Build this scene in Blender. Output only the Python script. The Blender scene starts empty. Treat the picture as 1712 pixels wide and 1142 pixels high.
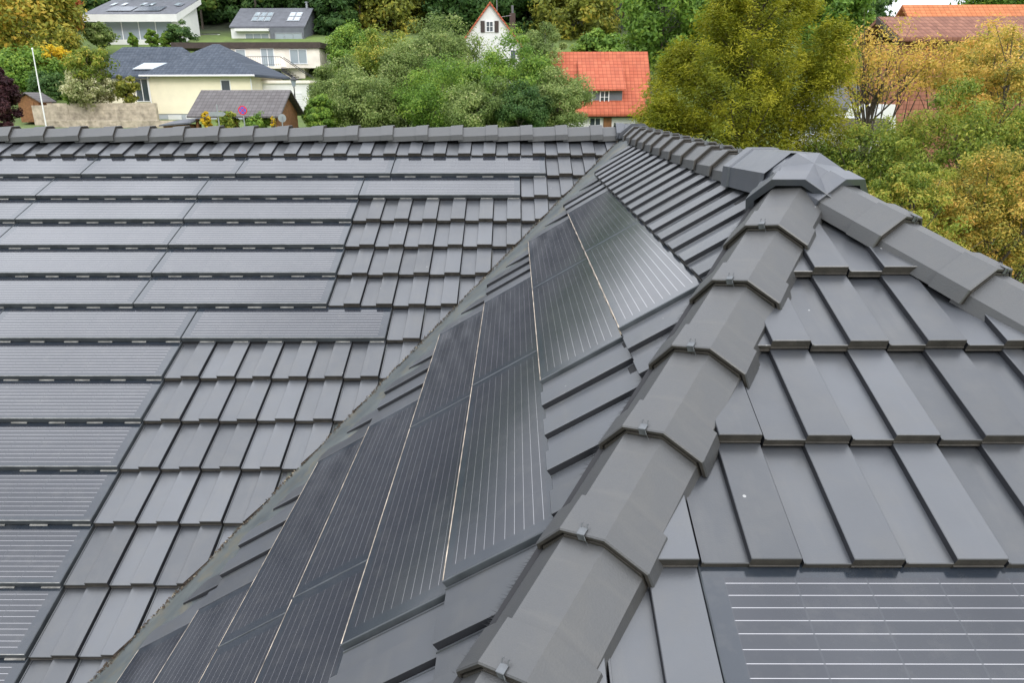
import bpy, bmesh, math, random
import numpy as np
from mathutils import Vector, Matrix
C = bpy.context.scene.collection
sc = bpy.context.scene
R = math.radians

# ------------------------------------------------------------------ camera
FPX = 1208.32
TH, YAW, ROLL = R(18.715), R(-.291), R(.124)
cy_, sy_ = math.cos(YAW), math.sin(YAW)
r0 = Vector((cy_, -sy_, 0)); f0 = Vector((sy_, cy_, 0)); zz = Vector((0, 0, 1))
FWD = math.cos(TH) * f0 - math.sin(TH) * zz
up0 = math.sin(TH) * f0 + math.cos(TH) * zz
RIGHT = math.cos(ROLL) * r0 - math.sin(ROLL) * up0
UP = math.sin(ROLL) * r0 + math.cos(ROLL) * up0
cd = bpy.data.cameras.new('camera'); cam = bpy.data.objects.new('camera', cd); C.objects.link(cam)
cd.sensor_width = 36; cd.lens = FPX / 1712 * 36; cd.clip_start = .05; cd.clip_end = 3000
m = Matrix((RIGHT, UP, -FWD)).transposed().to_4x4(); cam.matrix_world = m
sc.camera = cam

def at(px, py, Y):
    """point at world depth Y seen at photo pixel (px,py)"""
    d = FWD + RIGHT * ((px - 856) / FPX) + UP * ((571 - py) / FPX)
    return d * (Y / d.y)

# ------------------------------------------------------------------ world + sun
SUN_EL, SUN_AZ = 38, 158       # azimuth clockwise from +Y: thin cloud lets soft light through from behind the viewer
w_ = bpy.data.worlds.new('World'); sc.world = w_; w_.use_nodes = True
nt = w_.node_tree; nt.nodes.clear()
def N(t, **k):
    n = nt.nodes.new(t)
    for a, b in k.items(): setattr(n, a, b)
    return n
sky = N('ShaderNodeTexSky', sky_type='NISHITA', sun_disc=False)
sky.sun_elevation = R(SUN_EL); sky.sun_rotation = R(SUN_AZ); sky.dust_density = 2.0
tc = N('ShaderNodeTexCoord'); sep = N('ShaderNodeSeparateXYZ')
nt.links.new(tc.outputs['Generated'], sep.inputs[0])
mp = N('ShaderNodeMapping'); mp.inputs['Scale'].default_value = (1, 1, 2.2)
nt.links.new(tc.outputs['Generated'], mp.inputs[0])
noi = N('ShaderNodeTexNoise'); noi.inputs['Scale'].default_value = 2.1; noi.inputs['Detail'].default_value = 7
noi.inputs['Roughness'].default_value = .55
nt.links.new(mp.outputs[0], noi.inputs['Vector'])
cr = N('ShaderNodeValToRGB'); cr.color_ramp.elements[0].position = .36; cr.color_ramp.elements[1].position = .52
cr.color_ramp.elements[0].color = (.55, .55, .55, 1)
nt.links.new(noi.outputs['Fac'], cr.inputs[0])
# brightness of the cloud sheet grows from the horizon to the zenith
mr = N('ShaderNodeMapRange'); mr.inputs[1].default_value = 0; mr.inputs[2].default_value = .9
mr.inputs[3].default_value = 8.5; mr.inputs[4].default_value = 33.5
nt.links.new(sep.outputs[2], mr.inputs[0])
noi2 = N('ShaderNodeTexNoise'); noi2.inputs['Scale'].default_value = 3.3; noi2.inputs['Detail'].default_value = 4
nt.links.new(mp.outputs[0], noi2.inputs['Vector'])
mr2 = N('ShaderNodeMapRange'); mr2.inputs[1].default_value = .3; mr2.inputs[2].default_value = .7
mr2.inputs[3].default_value = .60; mr2.inputs[4].default_value = 1.40
nt.links.new(noi2.outputs['Fac'], mr2.inputs[0])
mul = N('ShaderNodeMath', operation='MULTIPLY'); nt.links.new(mr.outputs[0], mul.inputs[0]); nt.links.new(mr2.outputs[0], mul.inputs[1])
cc = N('ShaderNodeVectorMath', operation='SCALE'); cc.inputs[0].default_value = (.94, .975, 1.045)
nt.links.new(mul.outputs[0], cc.inputs['Scale'])
mx = N('ShaderNodeMix', data_type='RGBA')
nt.links.new(cr.outputs[0], mx.inputs[0]); nt.links.new(sky.outputs[0], mx.inputs[6]); nt.links.new(cc.outputs[0], mx.inputs[7])
bg = N('ShaderNodeBackground'); bg.inputs[1].default_value = .10
wo = N('ShaderNodeOutputWorld'); nt.links.new(mx.outputs[2], bg.inputs[0]); nt.links.new(bg.outputs[0], wo.inputs[0])

sd = bpy.data.lights.new('sun', 'SUN'); sd.energy = 1.35; sd.angle = R(20); sd.color = (1, .95, .86)
so = bpy.data.objects.new('sun', sd); C.objects.link(so)
sdir = Vector((math.sin(R(SUN_AZ)) * math.cos(R(SUN_EL)), math.cos(R(SUN_AZ)) * math.cos(R(SUN_EL)), math.sin(R(SUN_EL))))
so.rotation_euler = sdir.to_track_quat('Z', 'Y').to_euler()

sc.view_settings.view_transform = 'Standard'; sc.view_settings.look = 'None'
sc.view_settings.exposure = 0; sc.view_settings.gamma = 1
sc.render.engine = 'CYCLES'
sc.cycles.max_bounces = 8; sc.cycles.transparent_max_bounces = 8

# ------------------------------------------------------------------ materials
def newmat(name):
    m = bpy.data.materials.new(name); m.use_nodes = True
    t = m.node_tree; b = t.nodes['Principled BSDF']
    return m, t, b
def nd(t, ty, **k):
    n = t.nodes.new(ty)
    for a, b in k.items(): setattr(n, a, b)
    return n
def mixc(t, fac, a, b, blend='MIX'):
    n = nd(t, 'ShaderNodeMix', data_type='RGBA', blend_type=blend)
    for s, v in ((0, fac), (6, a), (7, b)):
        if hasattr(v, 'links') or isinstance(v, bpy.types.NodeSocket): t.links.new(v, n.inputs[s])
        else: n.inputs[s].default_value = v if s == 0 else (*v, 1)
    return n.outputs[2]
def noise(t, scale, detail=4, rough=.55, coord='Object', mapping=None, dist=0):
    c = nd(t, 'ShaderNodeTexCoord'); n = nd(t, 'ShaderNodeTexNoise')
    n.inputs['Scale'].default_value = scale; n.inputs['Detail'].default_value = detail; n.inputs['Roughness'].default_value = rough
    n.inputs['Distortion'].default_value = dist
    o = c.outputs[coord]
    if mapping:
        mpn = nd(t, 'ShaderNodeMapping'); mpn.inputs['Scale'].default_value = mapping; t.links.new(o, mpn.inputs[0]); o = mpn.outputs[0]
    t.links.new(o, n.inputs['Vector'])
    return n.outputs['Fac']
def ramp(t, src, stops):
    r = nd(t, 'ShaderNodeValToRGB'); e = r.color_ramp.elements
    while len(e) < len(stops): e.new(.5)
    for k, (p, c) in enumerate(stops):
        e[k].position = p; e[k].color = (*c, 1) if not isinstance(c, (int, float)) else (c, c, c, 1)
    t.links.new(src, r.inputs[0]); return r.outputs[0]
def mth(t, op, a, b=None, c=None):
    n = nd(t, 'ShaderNodeMath', operation=op)
    for i, v in enumerate((a, b, c)):
        if v is None: continue
        if isinstance(v, (int, float)): n.inputs[i].default_value = v
        else: t.links.new(v, n.inputs[i])
    return n.outputs[0]
def bump(t, b, h, strength, dist=.01):
    n = nd(t, 'ShaderNodeBump'); n.inputs['Strength'].default_value = strength; n.inputs['Distance'].default_value = dist
    t.links.new(h, n.inputs['Height']); t.links.new(n.outputs[0], b.inputs['Normal'])

def mat(name, col, rough=.7, var=.15, scale=4, metal=0, spec=.4, bmp=0, bscale=60):
    m, t, b = newmat(name)
    n = noise(t, scale)
    lo = tuple(c * (1 - var) for c in col); hi = tuple(min(1, c * (1 + var)) for c in col)
    t.links.new(ramp(t, n, [(.3, lo), (.7, hi)]), b.inputs['Base Color'])
    b.inputs['Roughness'].default_value = rough; b.inputs['Metallic'].default_value = metal
    b.inputs['Specular IOR Level'].default_value = spec
    if bmp: bump(t, b, noise(t, bscale, 3), bmp)
    return m

def tile_material(name, base, warm, rough, spec=1.0, bm=.12):
    m, t, b = newmat(name)
    at_ = nd(t, 'ShaderNodeAttribute', attribute_name='tint')
    n = noise(t, 3.2, 5, .6)
    f = mth(t, 'ADD', mth(t, 'MULTIPLY', at_.outputs['Fac'], .6), mth(t, 'MULTIPLY', n, .4))
    c = ramp(t, f, [(.15, tuple(x * .72 for x in base)), (.85, tuple(x * 1.3 for x in base))])
    # dusty film in soft clouds
    d = ramp(t, noise(t, 9, 6, .65), [(.45, 0), (.8, 1)])
    c = mixc(t, mth(t, 'MULTIPLY', d, .55), c, warm)
    st = ramp(t, noise(t, 2.0, 4, .6, mapping=(9, 1.3, 1.3)), [(.55, 0), (.75, 1)])
    c = mixc(t, mth(t, 'MULTIPLY', st, .25), c, tuple(x * 1.5 for x in warm))
    # tiny pale chips
    v = nd(t, 'ShaderNodeTexVoronoi'); v.inputs['Scale'].default_value = 9
    tcx = nd(t, 'ShaderNodeTexCoord'); t.links.new(tcx.outputs['Object'], v.inputs['Vector'])
    spk = mth(t, 'LESS_THAN', v.outputs['Distance'], .035)
    rnd = mth(t, 'GREATER_THAN', mth(t, 'FRACT', mth(t, 'MULTIPLY', v.outputs['Color'], 7.3)), .55)
    c = mixc(t, mth(t, 'MULTIPLY', mth(t, 'MULTIPLY', spk, rnd), .5), c, (.5, .5, .48))
    t.links.new(c, b.inputs['Base Color'])
    rr = mth(t, 'ADD', mth(t, 'ADD', mth(t, 'MULTIPLY', noise(t, 6, 5), .20), mth(t, 'MULTIPLY', at_.outputs['Fac'], .10)), rough - .14); t.links.new(rr, b.inputs['Roughness'])
    t.links.new(mth(t, 'ADD', mth(t, 'MULTIPLY', f, .5 * spec), .74 * spec), b.inputs['Specular IOR Level'])
    bump(t, b, noise(t, 260, 2), bm, .002)
    return m
M = {}
M['tile'] = tile_material('engobed_tile', (.043, .047, .054), (.064, .062, .057), .37)
M['cap'] = tile_material('ridge_cap_clay', (.050, .051, .052), (.072, .068, .059), .44, .75, .3)
M['capblue'] = tile_material('junction_cap_clay', (.040, .045, .056), (.06, .06, .06), .36)
M['side'] = mat('shaded_tile_flank', (.020, .021, .025), .7, .2, 14, spec=.3)  # shade of the tile flanks and grooves painted in as a near-black colour
M['front'] = mat('brown_tile_nose', (.042, .037, .031), .6, .35, 22, spec=.45, bmp=.2, bscale=150)  # tile fronts and cap rims, browner and less glossy than the tops
M['cut'] = mat('cut_tile_edge', (.055, .043, .034), .9, .7, 30, bmp=.6, bscale=80)
M['under'] = mat('roof_underlay', (.02, .02, .021), .9)
M['dust'] = mat('dusty_panel_edge', (.36, .30, .235), .85, .7, 18)
M['dustgrey'] = mat('grey_panel_edge', (.24, .235, .22), .85, .4, 26)
M['black'] = mat('black_rubber', (.015, .015, .017), .7)
M['zinc'] = mat('galvanised_clip', (.14, .148, .155), .5, .25, 30, metal=.5)
M['rust'] = mat('bare_terracotta', (.38, .16, .09), .8, .3, 40)

def gutter_material():
    m, t, b = newmat('valley_sheet_metal')
    c = ramp(t, noise(t, 5, 6, .65), [(.3, (.040, .050, .055)), (.65, (.085, .095, .090))])
    moss = ramp(t, noise(t, 7, 7, .7, dist=.6), [(.5, 0), (.68, 1)])
    c = mixc(t, mth(t, 'MULTIPLY', moss, .75), c, (.115, .098, .060))
    dirt = ramp(t, noise(t, 38, 3, .6), [(.6, 0), (.72, 1)])
    c = mixc(t, mth(t, 'MULTIPLY', dirt, .35), c, (.08, .06, .045))
    t.links.new(c, b.inputs['Base Color']); b.inputs['Roughness'].default_value = .6; b.inputs['Specular IOR Level'].default_value = .45
    return m
M['gutter'] = gutter_material()

def solar_material():
    m, t, b = newmat('solar_glass')
    uv = nd(t, 'ShaderNodeUVMap', uv_map='UVMap'); s = nd(t, 'ShaderNodeSeparateXYZ'); t.links.new(uv.outputs[0], s.inputs[0])
    U, V = s.outputs[0], s.outputs[1]          # metres along the panel / metres up from the front edge
    sp = .0272
    def band(v0):                               # five bus bars starting at v0
        x = mth(t, 'SUBTRACT', V, v0)
        inb = mth(t, 'MULTIPLY', mth(t, 'GREATER_THAN', x, -.005), mth(t, 'LESS_THAN', x, sp * 4 + .005))
        fr = mth(t, 'ABSOLUTE', mth(t, 'SUBTRACT', mth(t, 'FRACT', mth(t, 'ADD', mth(t, 'DIVIDE', x, sp), .5)), .5))
        return mth(t, 'MULTIPLY', inb, mth(t, 'LESS_THAN', fr, .027))
    lines = mth(t, 'MAXIMUM', band(.038), band(.038 + sp * 4 + .0315))
    inU = mth(t, 'MULTIPLY', mth(t, 'GREATER_THAN', U, .046), mth(t, 'LESS_THAN', U, 1.214))
    cell = mth(t, 'ABSOLUTE', mth(t, 'SUBTRACT', mth(t, 'FRACT', mth(t, 'DIVIDE', mth(t, 'SUBTRACT', U, .046), .146)), .5))
    brk = mth(t, 'GREATER_THAN', mth(t, 'SUBTRACT', .5, cell), .014)
    lines = mth(t, 'MULTIPLY', mth(t, 'MULTIPLY', lines, inU), mth(t, 'MAXIMUM', brk, .35))
    # fine collector fingers, barely visible, and cell outline
    fing = noise(t, 3, 4, .6)
    inV = mth(t, 'MULTIPLY', mth(t, 'GREATER_THAN', V, .028), mth(t, 'LESS_THAN', V, .30))
    incell = mth(t, 'MULTIPLY', inU, inV)
    base = mixc(t, ramp(t, noise(t, 2.2, 5, .6), [(.3, 0), (.7, 1)]), (.014, .019, .027), (.022, .028, .037))
    cellc = mixc(t, mth(t, 'MULTIPLY', fing, .5), (.016, .019, .026), (.028, .029, .037))
    col = mixc(t, incell, base, cellc)
    gap = mth(t, 'MULTIPLY', mth(t, 'SUBTRACT', 1, brk), incell)
    col = mixc(t, mth(t, 'MULTIPLY', gap, .10), col, (.10, .11, .12))
    dirt = ramp(t, noise(t, 14, 7, .7), [(.5, 0), (.85, 1)])
    col = mixc(t, mth(t, 'MULTIPLY', dirt, .25), col, (.12, .115, .105))
    col = mixc(t, lines, col, (.42, .41, .42))
    t.links.new(col, b.inputs['Base Color']); t.links.new(mth(t, 'MULTIPLY', lines, .8), b.inputs['Metallic'])
    r_ = mth(t, 'ADD', mth(t, 'MULTIPLY', noise(t, 5, 6), .08), .10)
    t.links.new(r_, b.inputs['Roughness'])
    b.inputs['Specular IOR Level'].default_value = .76
    return m
M['solar'] = solar_material()
M['frame'] = mat('panel_black_edge', (.055, .062, .068), .45, .3, 12)

# ------------------------------------------------------------------ object helpers
def tag(o, label=None, cat=None, group=None, kind=None):
    if label: o['label'] = label
    if cat: o['category'] = cat
    if group: o['group'] = group
    if kind: o['kind'] = kind
    return o
def empty(name, loc=(0, 0, 0), label=None, cat=None, group=None, rz=0):
    o = bpy.data.objects.new(name, None); C.objects.link(o); o.location = loc; o.rotation_euler = (0, 0, rz)
    o.empty_display_size = .3
    return tag(o, label, cat, group)
class MB:
    def __init__(s): s.v = []; s.f = []; s.mi = []; s.tint = []; s.uv = []
    def add(s, vs, fs, mi=0, tint=.5, uv=None):
        b = len(s.v); s.v += [tuple(p) for p in vs]
        for k, f in enumerate(fs):
            s.f.append(tuple(b + i for i in f)); s.mi.append(mi if isinstance(mi, int) else mi[k]); s.tint.append(tint)
            s.uv.append(uv[k] if uv else None)
    def box(s, c, d, mi=0, M4=None, tint=.5):
        x, y, z = d[0] / 2, d[1] / 2, d[2] / 2
        vs = [Vector((c[0] + a * x, c[1] + b * y, c[2] + e * z)) for a in (-1, 1) for b in (-1, 1) for e in (-1, 1)]
        if M4 is not None: vs = [M4 @ p for p in vs]
        s.add(vs, [(0, 1, 3, 2), (4, 6, 7, 5), (0, 4, 5, 1), (2, 3, 7, 6), (0, 2, 6, 4), (1, 5, 7, 3)], mi, tint)
    def tube(s, pts, rads, n=7, mi=0):
        vs = []; fs = []
        for k, p in enumerate(pts):
            p = Vector(p); a = Vector(pts[min(k + 1, len(pts) - 1)]) - Vector(pts[max(k - 1, 0)])
            if a.length < 1e-6: a = Vector((0, 0, 1))
            a.normalize(); u = a.cross(Vector((.31, .95, .1))); u.normalize(); w = a.cross(u)
            for i in range(n):
                q = 2 * math.pi * i / n; vs.append(p + (u * math.cos(q) + w * math.sin(q)) * rads[k])
        for k in range(len(pts) - 1):
            for i in range(n):
                j = (i + 1) % n; fs.append((k * n + i, k * n + j, (k + 1) * n + j, (k + 1) * n + i))
        fs.append(tuple(range(n - 1, -1, -1))); fs.append(tuple((len(pts) - 1) * n + i for i in range(n)))
        s.add(vs, fs, mi)
    def build(s, name, mats, parent=None, loc=None, smooth=False):
        me = bpy.data.meshes.new(name); me.from_pydata(s.v, [], s.f)
        for mm in (mats if isinstance(mats, (list, tuple)) else [mats]): me.materials.append(mm)
        me.polygons.foreach_set('material_index', s.mi)
        a = me.attributes.new('tint', 'FLOAT', 'FACE'); a.data.foreach_set('value', s.tint)
        if any(u is not None for u in s.uv):
            ul = me.uv_layers.new(name='UVMap')
            for p, u in zip(me.polygons, s.uv):
                for k, li in enumerate(p.loop_indices): ul.data[li].uv = u[k] if u else (-1, -1)
        if smooth: me.polygons.foreach_set('use_smooth', [True] * len(me.polygons))
        me.update()
        o = bpy.data.objects.new(name, me); C.objects.link(o)
        if parent: o.parent = parent
        if loc is not None: o.location = loc
        return o

# ------------------------------------------------------------------ roof geometry (metres, camera at the origin)
W, G = .21, .32442
PA, PB = R(24.8323), R(35.9769)
XR, ZR = 1.04, -.232
nA = Vector((0, -math.sin(PA), math.cos(PA))); nB = Vector((-math.sin(PB), 0, math.cos(PB))); nD = Vector((math.sin(PB), 0, math.cos(PB)))
A0 = Vector((-1.21986, 6.26844, -.44728)); B0 = Vector((.60703, 4.8336, -.54620)); C0 = Vector((.90110, 2.13981, -.48636))
class Slope:
    def __init__(s, O, a, d, n): s.O, s.a, s.d, s.n = O, Vector(a), d, n
    def p(s, a, t, h): return s.O + s.a * a + s.d * t + s.n * h
SA = Slope(A0, (1, 0, 0), Vector((0, -math.cos(PA), -math.sin(PA))), nA)
SC = Slope(C0, (1, 0, 0), SA.d, nA)
SB = Slope(B0, (0, -1, 0), Vector((-math.cos(PB), 0, -math.sin(PB))), nB)
D0 = Vector((2 * XR - B0.x, B0.y, B0.z))
SD = Slope(D0, (0, 1, 0), Vector((math.cos(PB), 0, -math.sin(PB))), nD)
T = .033; LOW = .018
PROF = [(0, -.056), (.0068, -.056), (.0072, LOW * -1 + .0030), (.0115, -LOW + .0030), (.0125, -LOW), (.1055, -LOW), (.1062, -.0016), (.1078, 0),
        (.2086, 0), (.2100, -.0014), (.2100, -.040)]
rt = random.Random(5)
def tile(mb, S, aL, sf, L):
    ja, js, jn, tl = rt.uniform(-.0007, .0007), rt.uniform(-.0016, .0016), rt.uniform(-.0007, .0007), rt.uniform(-.0012, .0012)
    rs = rt.uniform(-.0010, .0010)
    tint = rt.random()
    K = len(PROF); vs = []
    def hN(N_, t): return N_ - T * (-t) / G * 1.0
    # stations: (t relative to the front, drop)
    for st in range(6):
        for (a, nn) in PROF:
            raised = nn > -.010
            floor_ = -.0300 if raised else -.0400
            if st == 0: t, h = -L, nn - T * L / G
            elif st == 1: t, h = -.0018, nn
            elif st == 2: t, h = 0, nn - .0016
            elif st == 3: t, h = 0, min(nn - .0022, floor_ + .0045)
            elif st == 4: t, h = .0026, min(nn - .0022, floor_ + .0040)
            else: t, h = .0022, min(nn - .0024, floor_)
            hh = h + jn + tl * (a / W - .5) + (rs * (-t / G))
            vs.append(S.p(aL + a + ja, sf + t + js, hh))
    fs = []; mi = []
    for st in range(5):
        for k in range(K - 1):
            a = st * K + k
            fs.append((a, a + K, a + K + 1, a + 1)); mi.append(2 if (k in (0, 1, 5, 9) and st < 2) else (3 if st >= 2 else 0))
    mb.add(vs, fs, mi, tint)

def cut(o, co, no, drop=.035, mi=1):
    """cut the tiles along a vertical plane, remove the outer side and give the cut edge its thickness"""
    me = o.data; bm = bmesh.new(); bm.from_mesh(me)
    r = bmesh.ops.bisect_plane(bm, geom=bm.verts[:] + bm.edges[:] + bm.faces[:], plane_co=co, plane_no=no, clear_outer=True, dist=1e-5)
    if drop:
        ed = [e for e in r['geom_cut'] if isinstance(e, bmesh.types.BMEdge)]
        ex = bmesh.ops.extrude_edge_only(bm, edges=ed)
        for g in ex['geom']:
            if isinstance(g, bmesh.types.BMVert): g.co.z -= drop
            elif isinstance(g, bmesh.types.BMFace): g.material_index = mi
    bm.to_mesh(me); bm.free(); me.update()

valley = nA.cross(nB); valley.normalize()
if valley.z > 0: valley.negate()                       # downhill along the valley (and the left hip)
vh = Vector((valley.x, valley.y, 0)).normalized()      # plan direction (-,-)
perp = Vector((vh.y, -vh.x, 0))                        # plan normal pointing to -x +y
if perp.x > 0: perp.negate()
dA, dB, dC = nA.dot(A0), nB.dot(B0), nA.dot(C0)
def on_valley(z): return Vector(((dB - nB.z * z) / nB.x, (dA - nA.z * z) / nA.y, z))
def on_hip(z): return Vector(((dB - nB.z * z) / nB.x, (dC - nA.z * z) / nA.y, z))
APEX = Vector((XR, (dC - nA.z * ZR) / nA.y, ZR))
YA, ZA = 6.60, -.293                                   # ridge of the long roof

house = empty('house', (0, 3, -8), 'house roof of dark grey tiles with rows of black solar panels and crossing ridges', 'house')
house_inv = Matrix.Translation((0, -3, 8))
def hpart(o):
    o.parent = house; o.matrix_parent_inverse = house_inv; return o

# panels: slope, left tile boundary (in tiles), row
panelsA = []
ends = {2: 7, 3: 6, 4: 0, 5: 0, 6: 0, 7: 0, 8: 2}
NROW_A = 17
for j in range(9, NROW_A + 1): ends[j] = -4
for j, e in ends.items():
    k = e
    while k > (-34 if j > 6 else -31): panelsA.append((j, k - 6)); k -= 6
panelsB = []
for n_, st, cnt in ((2, 0, 2), (3, 0, 2), (4, 4, 2), (5, 4, 2), (6, 8, 2), (7, 8, 2), (8, 12, 2), (9, 12, 2)):
    for k in range(cnt): panelsB.append((n_, st + 6 * k))
panelsC = [(5, -2.5), (5, 3.5)]

def rowf(S, j):
    s = (j - 1) * G
    if S is SB and j == 1: s += .012
    return s
def build_slope(S, name, rows, c0, c1, off, panels, extra):
    """off = position of tile boundary 0 along the course"""
    occ = set()
    for (j, k) in panels:
        for q in range(6): occ.add((j, round(k + q - (off if False else 0), 3)))
    mb = MB()
    for j in rows:
        for k in range(c0(j), c1(j)):
            kk = k + off
            if (j, round(kk, 3)) in occ: continue
            L = extra.get(j, G + .035)
            tile(mb, S, kk * W, rowf(S, j), L)
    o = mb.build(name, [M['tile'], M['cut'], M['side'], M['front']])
    return o
slA = build_slope(SA, 'roof_slope', range(1, NROW_A + 1), lambda j: -46 if j == 1 else ends[j], lambda j: 13 if j < 6 else (8 if j < 10 else 2), 0, panelsA, {1: .40})
slB = build_slope(SB, 'roof_slope', range(1, 16), lambda j: -13, lambda j: 10 + 3 * j, 0, panelsB, {1: .545})
slC = build_slope(SC, 'roof_slope', range(0, 19), lambda j: -4 - 2 * j - 3, lambda j: 6 + 2 * j, .5, panelsC, {0: .36})
slD = build_slope(SD, 'roof_slope', range(1, 16), lambda j: -14 - 2 * j, lambda j: 13, 0, [], {1: .545})
# clear the tiles that would cross the valley and the hips
v0 = on_valley(-1); h0 = on_hip(-1)
cut(slA, v0 - perp * .004, -perp, .045)
cut(slB, v0 - perp * .205, perp, .02)
cut(slB, h0 + perp * .02, -perp, 0)
cut(slC, h0 - perp * .02, perp, 0)
h0r = Vector((2 * XR - h0.x, h0.y, h0.z)); perpr = Vector((-perp.x, perp.y, 0))
cut(slC, h0r - perpr * .02, perpr, 0)
cut(slD, h0r + perpr * .02, -perpr, 0)
cut(slA, Vector((0, YA - .05, 0)), Vector((0, 1, 0)), 0)
cut(slB, Vector((XR - .03, 0, 0)), Vector((1, 0, 0)), 0)
cut(slD, Vector((XR + .03, 0, 0)), Vector((-1, 0, 0)), 0)
for o_ in (slB, slD): cut(o_, Vector((0, YA + .10 if o_ is slB else YA, 0)), Vector((0, 1, 0)), 0)
cut(slC, Vector((0, APEX.y - .03, 0)), Vector((0, 1, 0)), 0)
for o in (slA, slB, slC, slD): hpart(o)

# solar panels
def solar(S, aL, sf, nt_=6, rnd=random.Random(8)):
    mb = MB(); Lw = nt_ * W; g2 = .0028; a0, a1 = aL + g2, aL + Lw - g2
    jn = rnd.uniform(-.001, .001)
    bk = -(G + .03); sl = T / G
    def P(a, t, h): return S.p(a, sf + t, h + jn + t * sl)
    # glass face
    e = .003
    mb.add([P(a0 + e, bk, 0), P(a0 + e, -.0052, 0), P(a1 - e, -.0052, 0), P(a1 - e, bk, 0)], [(0, 1, 2, 3)], 0,
           uv=[[(e, -bk), (e, .008), (Lw - e, .008), (Lw - e, -bk)]])
    # dusty front strip with the dirt that gathers on it
    mb.add([P(a0 + e, -.0052, 0), P(a0 + e, -.002, 0), P(a1 - e, -.002, 0), P(a1 - e, -.0052, 0)], [(0, 1, 2, 3)], 2)
    # chamfers and sides
    th = -.0305
    top = [(a0 + e, bk, 0), (a0 + e, -.002, 0), (a1 - e, -.002, 0), (a1 - e, bk, 0)]
    mid = [(a0, bk, -.0025), (a0, 0, -.0025), (a1, 0, -.0025), (a1, bk, -.0025)]
    bot = [(a0, bk, th - .012), (a0, 0, th), (a1, 0, th), (a1, bk, th - .012)]
    V = [P(*p) for p in top + mid + bot]; fs = []
    for i in range(3):
        fs.append((i, i + 4, i + 5, i + 1)); fs.append((i + 4, i + 8, i + 9, i + 5))
    mb.add(V, fs, 1)
    dm = M['dust'] if S is SB else M['dustgrey']
    o = mb.build('solar_panel', [M['solar'], M['frame'], dm])
    hpart(o)
    # the profiled rail under the glass, whose feet show as short bars in the shadow of the front edge
    r_ = MB()
    for k in range(nt_):
        x0 = aL + k * W
        r_.add([P(x0 + .004, .0, th - .001), P(x0 + .100, .0, th - .001), P(x0 + .100, .002, th - .015), P(x0 + .004, .002, th - .015)], [(0, 3, 2, 1)], 0)
        r_.add([P(x0 + .112, .006, th + .002), P(x0 + .200, .006, th + .002), P(x0 + .200, .008, th - .002), P(x0 + .112, .008, th - .002)], [(0, 3, 2, 1)], 1)
        r_.add([P(x0 + .112, -.01, th + .0025), P(x0 + .200, -.01, th + .0025), P(x0 + .200, .006, th + .002), P(x0 + .112, .006, th + .002)], [(0, 3, 2, 1)], 1)
    ro = r_.build('panel_rail', [M['black'], dm]); ro.parent = o
    return o
for (j, k) in panelsA: solar(SA, k * W, rowf(SA, j))
for (j, k) in panelsB: solar(SB, k * W, rowf(SB, j))
for (j, k) in panelsC: solar(SC, k * W, rowf(SC, j))

# underlay below everything
mb = MB()
zE = -3.3
def sheet(pts, off=-.06): mb.add([Vector(p) + Vector((0, 0, off)) for p in pts], [tuple(range(len(pts)))])
eA = YA - (ZA - zE) / math.tan(PA); wB = (ZR - zE) / math.tan(PB); yC = APEX.y - (ZR - zE) / math.tan(PA)
vB = on_valley(zE); vT = Vector((XR, YA + .12, ZR)); back = YA + (ZA - zE) / math.tan(PA)
sheet([(-16, YA, ZA), (-16, eA, zE), vB, on_valley(ZA), ])
sheet([(XR, YA, ZR), on_valley(ZA), vB, (XR - wB, yC, zE), APEX])
sheet([APEX, (XR - wB, yC, zE), (XR + wB, yC, zE)])
sheet([APEX, (XR + wB, yC, zE), (XR + wB, back, zE), (XR, YA, ZR)])
sheet([(-16, YA, ZA), (XR, YA, ZA), (XR + wB, back, zE), (-16, back, zE)])
hpart(mb.build('roof_deck', [M['under']]))
mb = MB(); wm = mat('house_render_wall', (.62, .60, .55), .9, .06, 2)
zb = -8.2
def wall_box(x0, x1, y0, y1): mb.box(((x0 + x1) / 2, (y0 + y1) / 2, (zb + zE - .25) / 2), (x1 - x0, y1 - y0, zE - .25 - zb))
wall_box(-15.5, XR - wB + .5, eA + .5, back - .5); wall_box(XR - wB + .52, XR + wB - .5, yC + .5, back - .52)
hpart(mb.build('wall', [wm]))

# valley gutter: folded sheet just under both tile edges
mb = MB(); off = .060
q1 = on_valley(-.28); q2 = on_valley(zE)
def planeA_z(x, y): return (dA - nA.y * y) / nA.z
def planeB_z(x, y): return (dB - nB.x * x) / nB.z
NS = 60
rows_ = []
for k in range(NS + 1):
    c = q1.lerp(q2, k / NS); line = []
    for d_ in (.20, .12, .06, .028, .010, 0, -.010, -.028, -.07, -.13, -.212, -.26, -.33):
        x, y = min(c.x + perp.x * d_, XR - .06), c.y + perp.y * d_
        z = max(planeA_z(x, y) - .058, planeB_z(x, y) - .026)
        if d_ == 0: z += .007
        if d_ < -.22: z -= .016 if d_ > -.3 else .040
        line.append((x, y, z))
    rows_.append(line)
n_ = len(rows_[0])
mb.add([p for r in rows_ for p in r], [(k * n_ + i, k * n_ + i + 1, (k + 1) * n_ + i + 1, (k + 1) * n_ + i) for k in range(NS) for i in range(n_ - 1)])
hpart(mb.build('valley_gutter', [M['gutter']], smooth=True))
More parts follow.
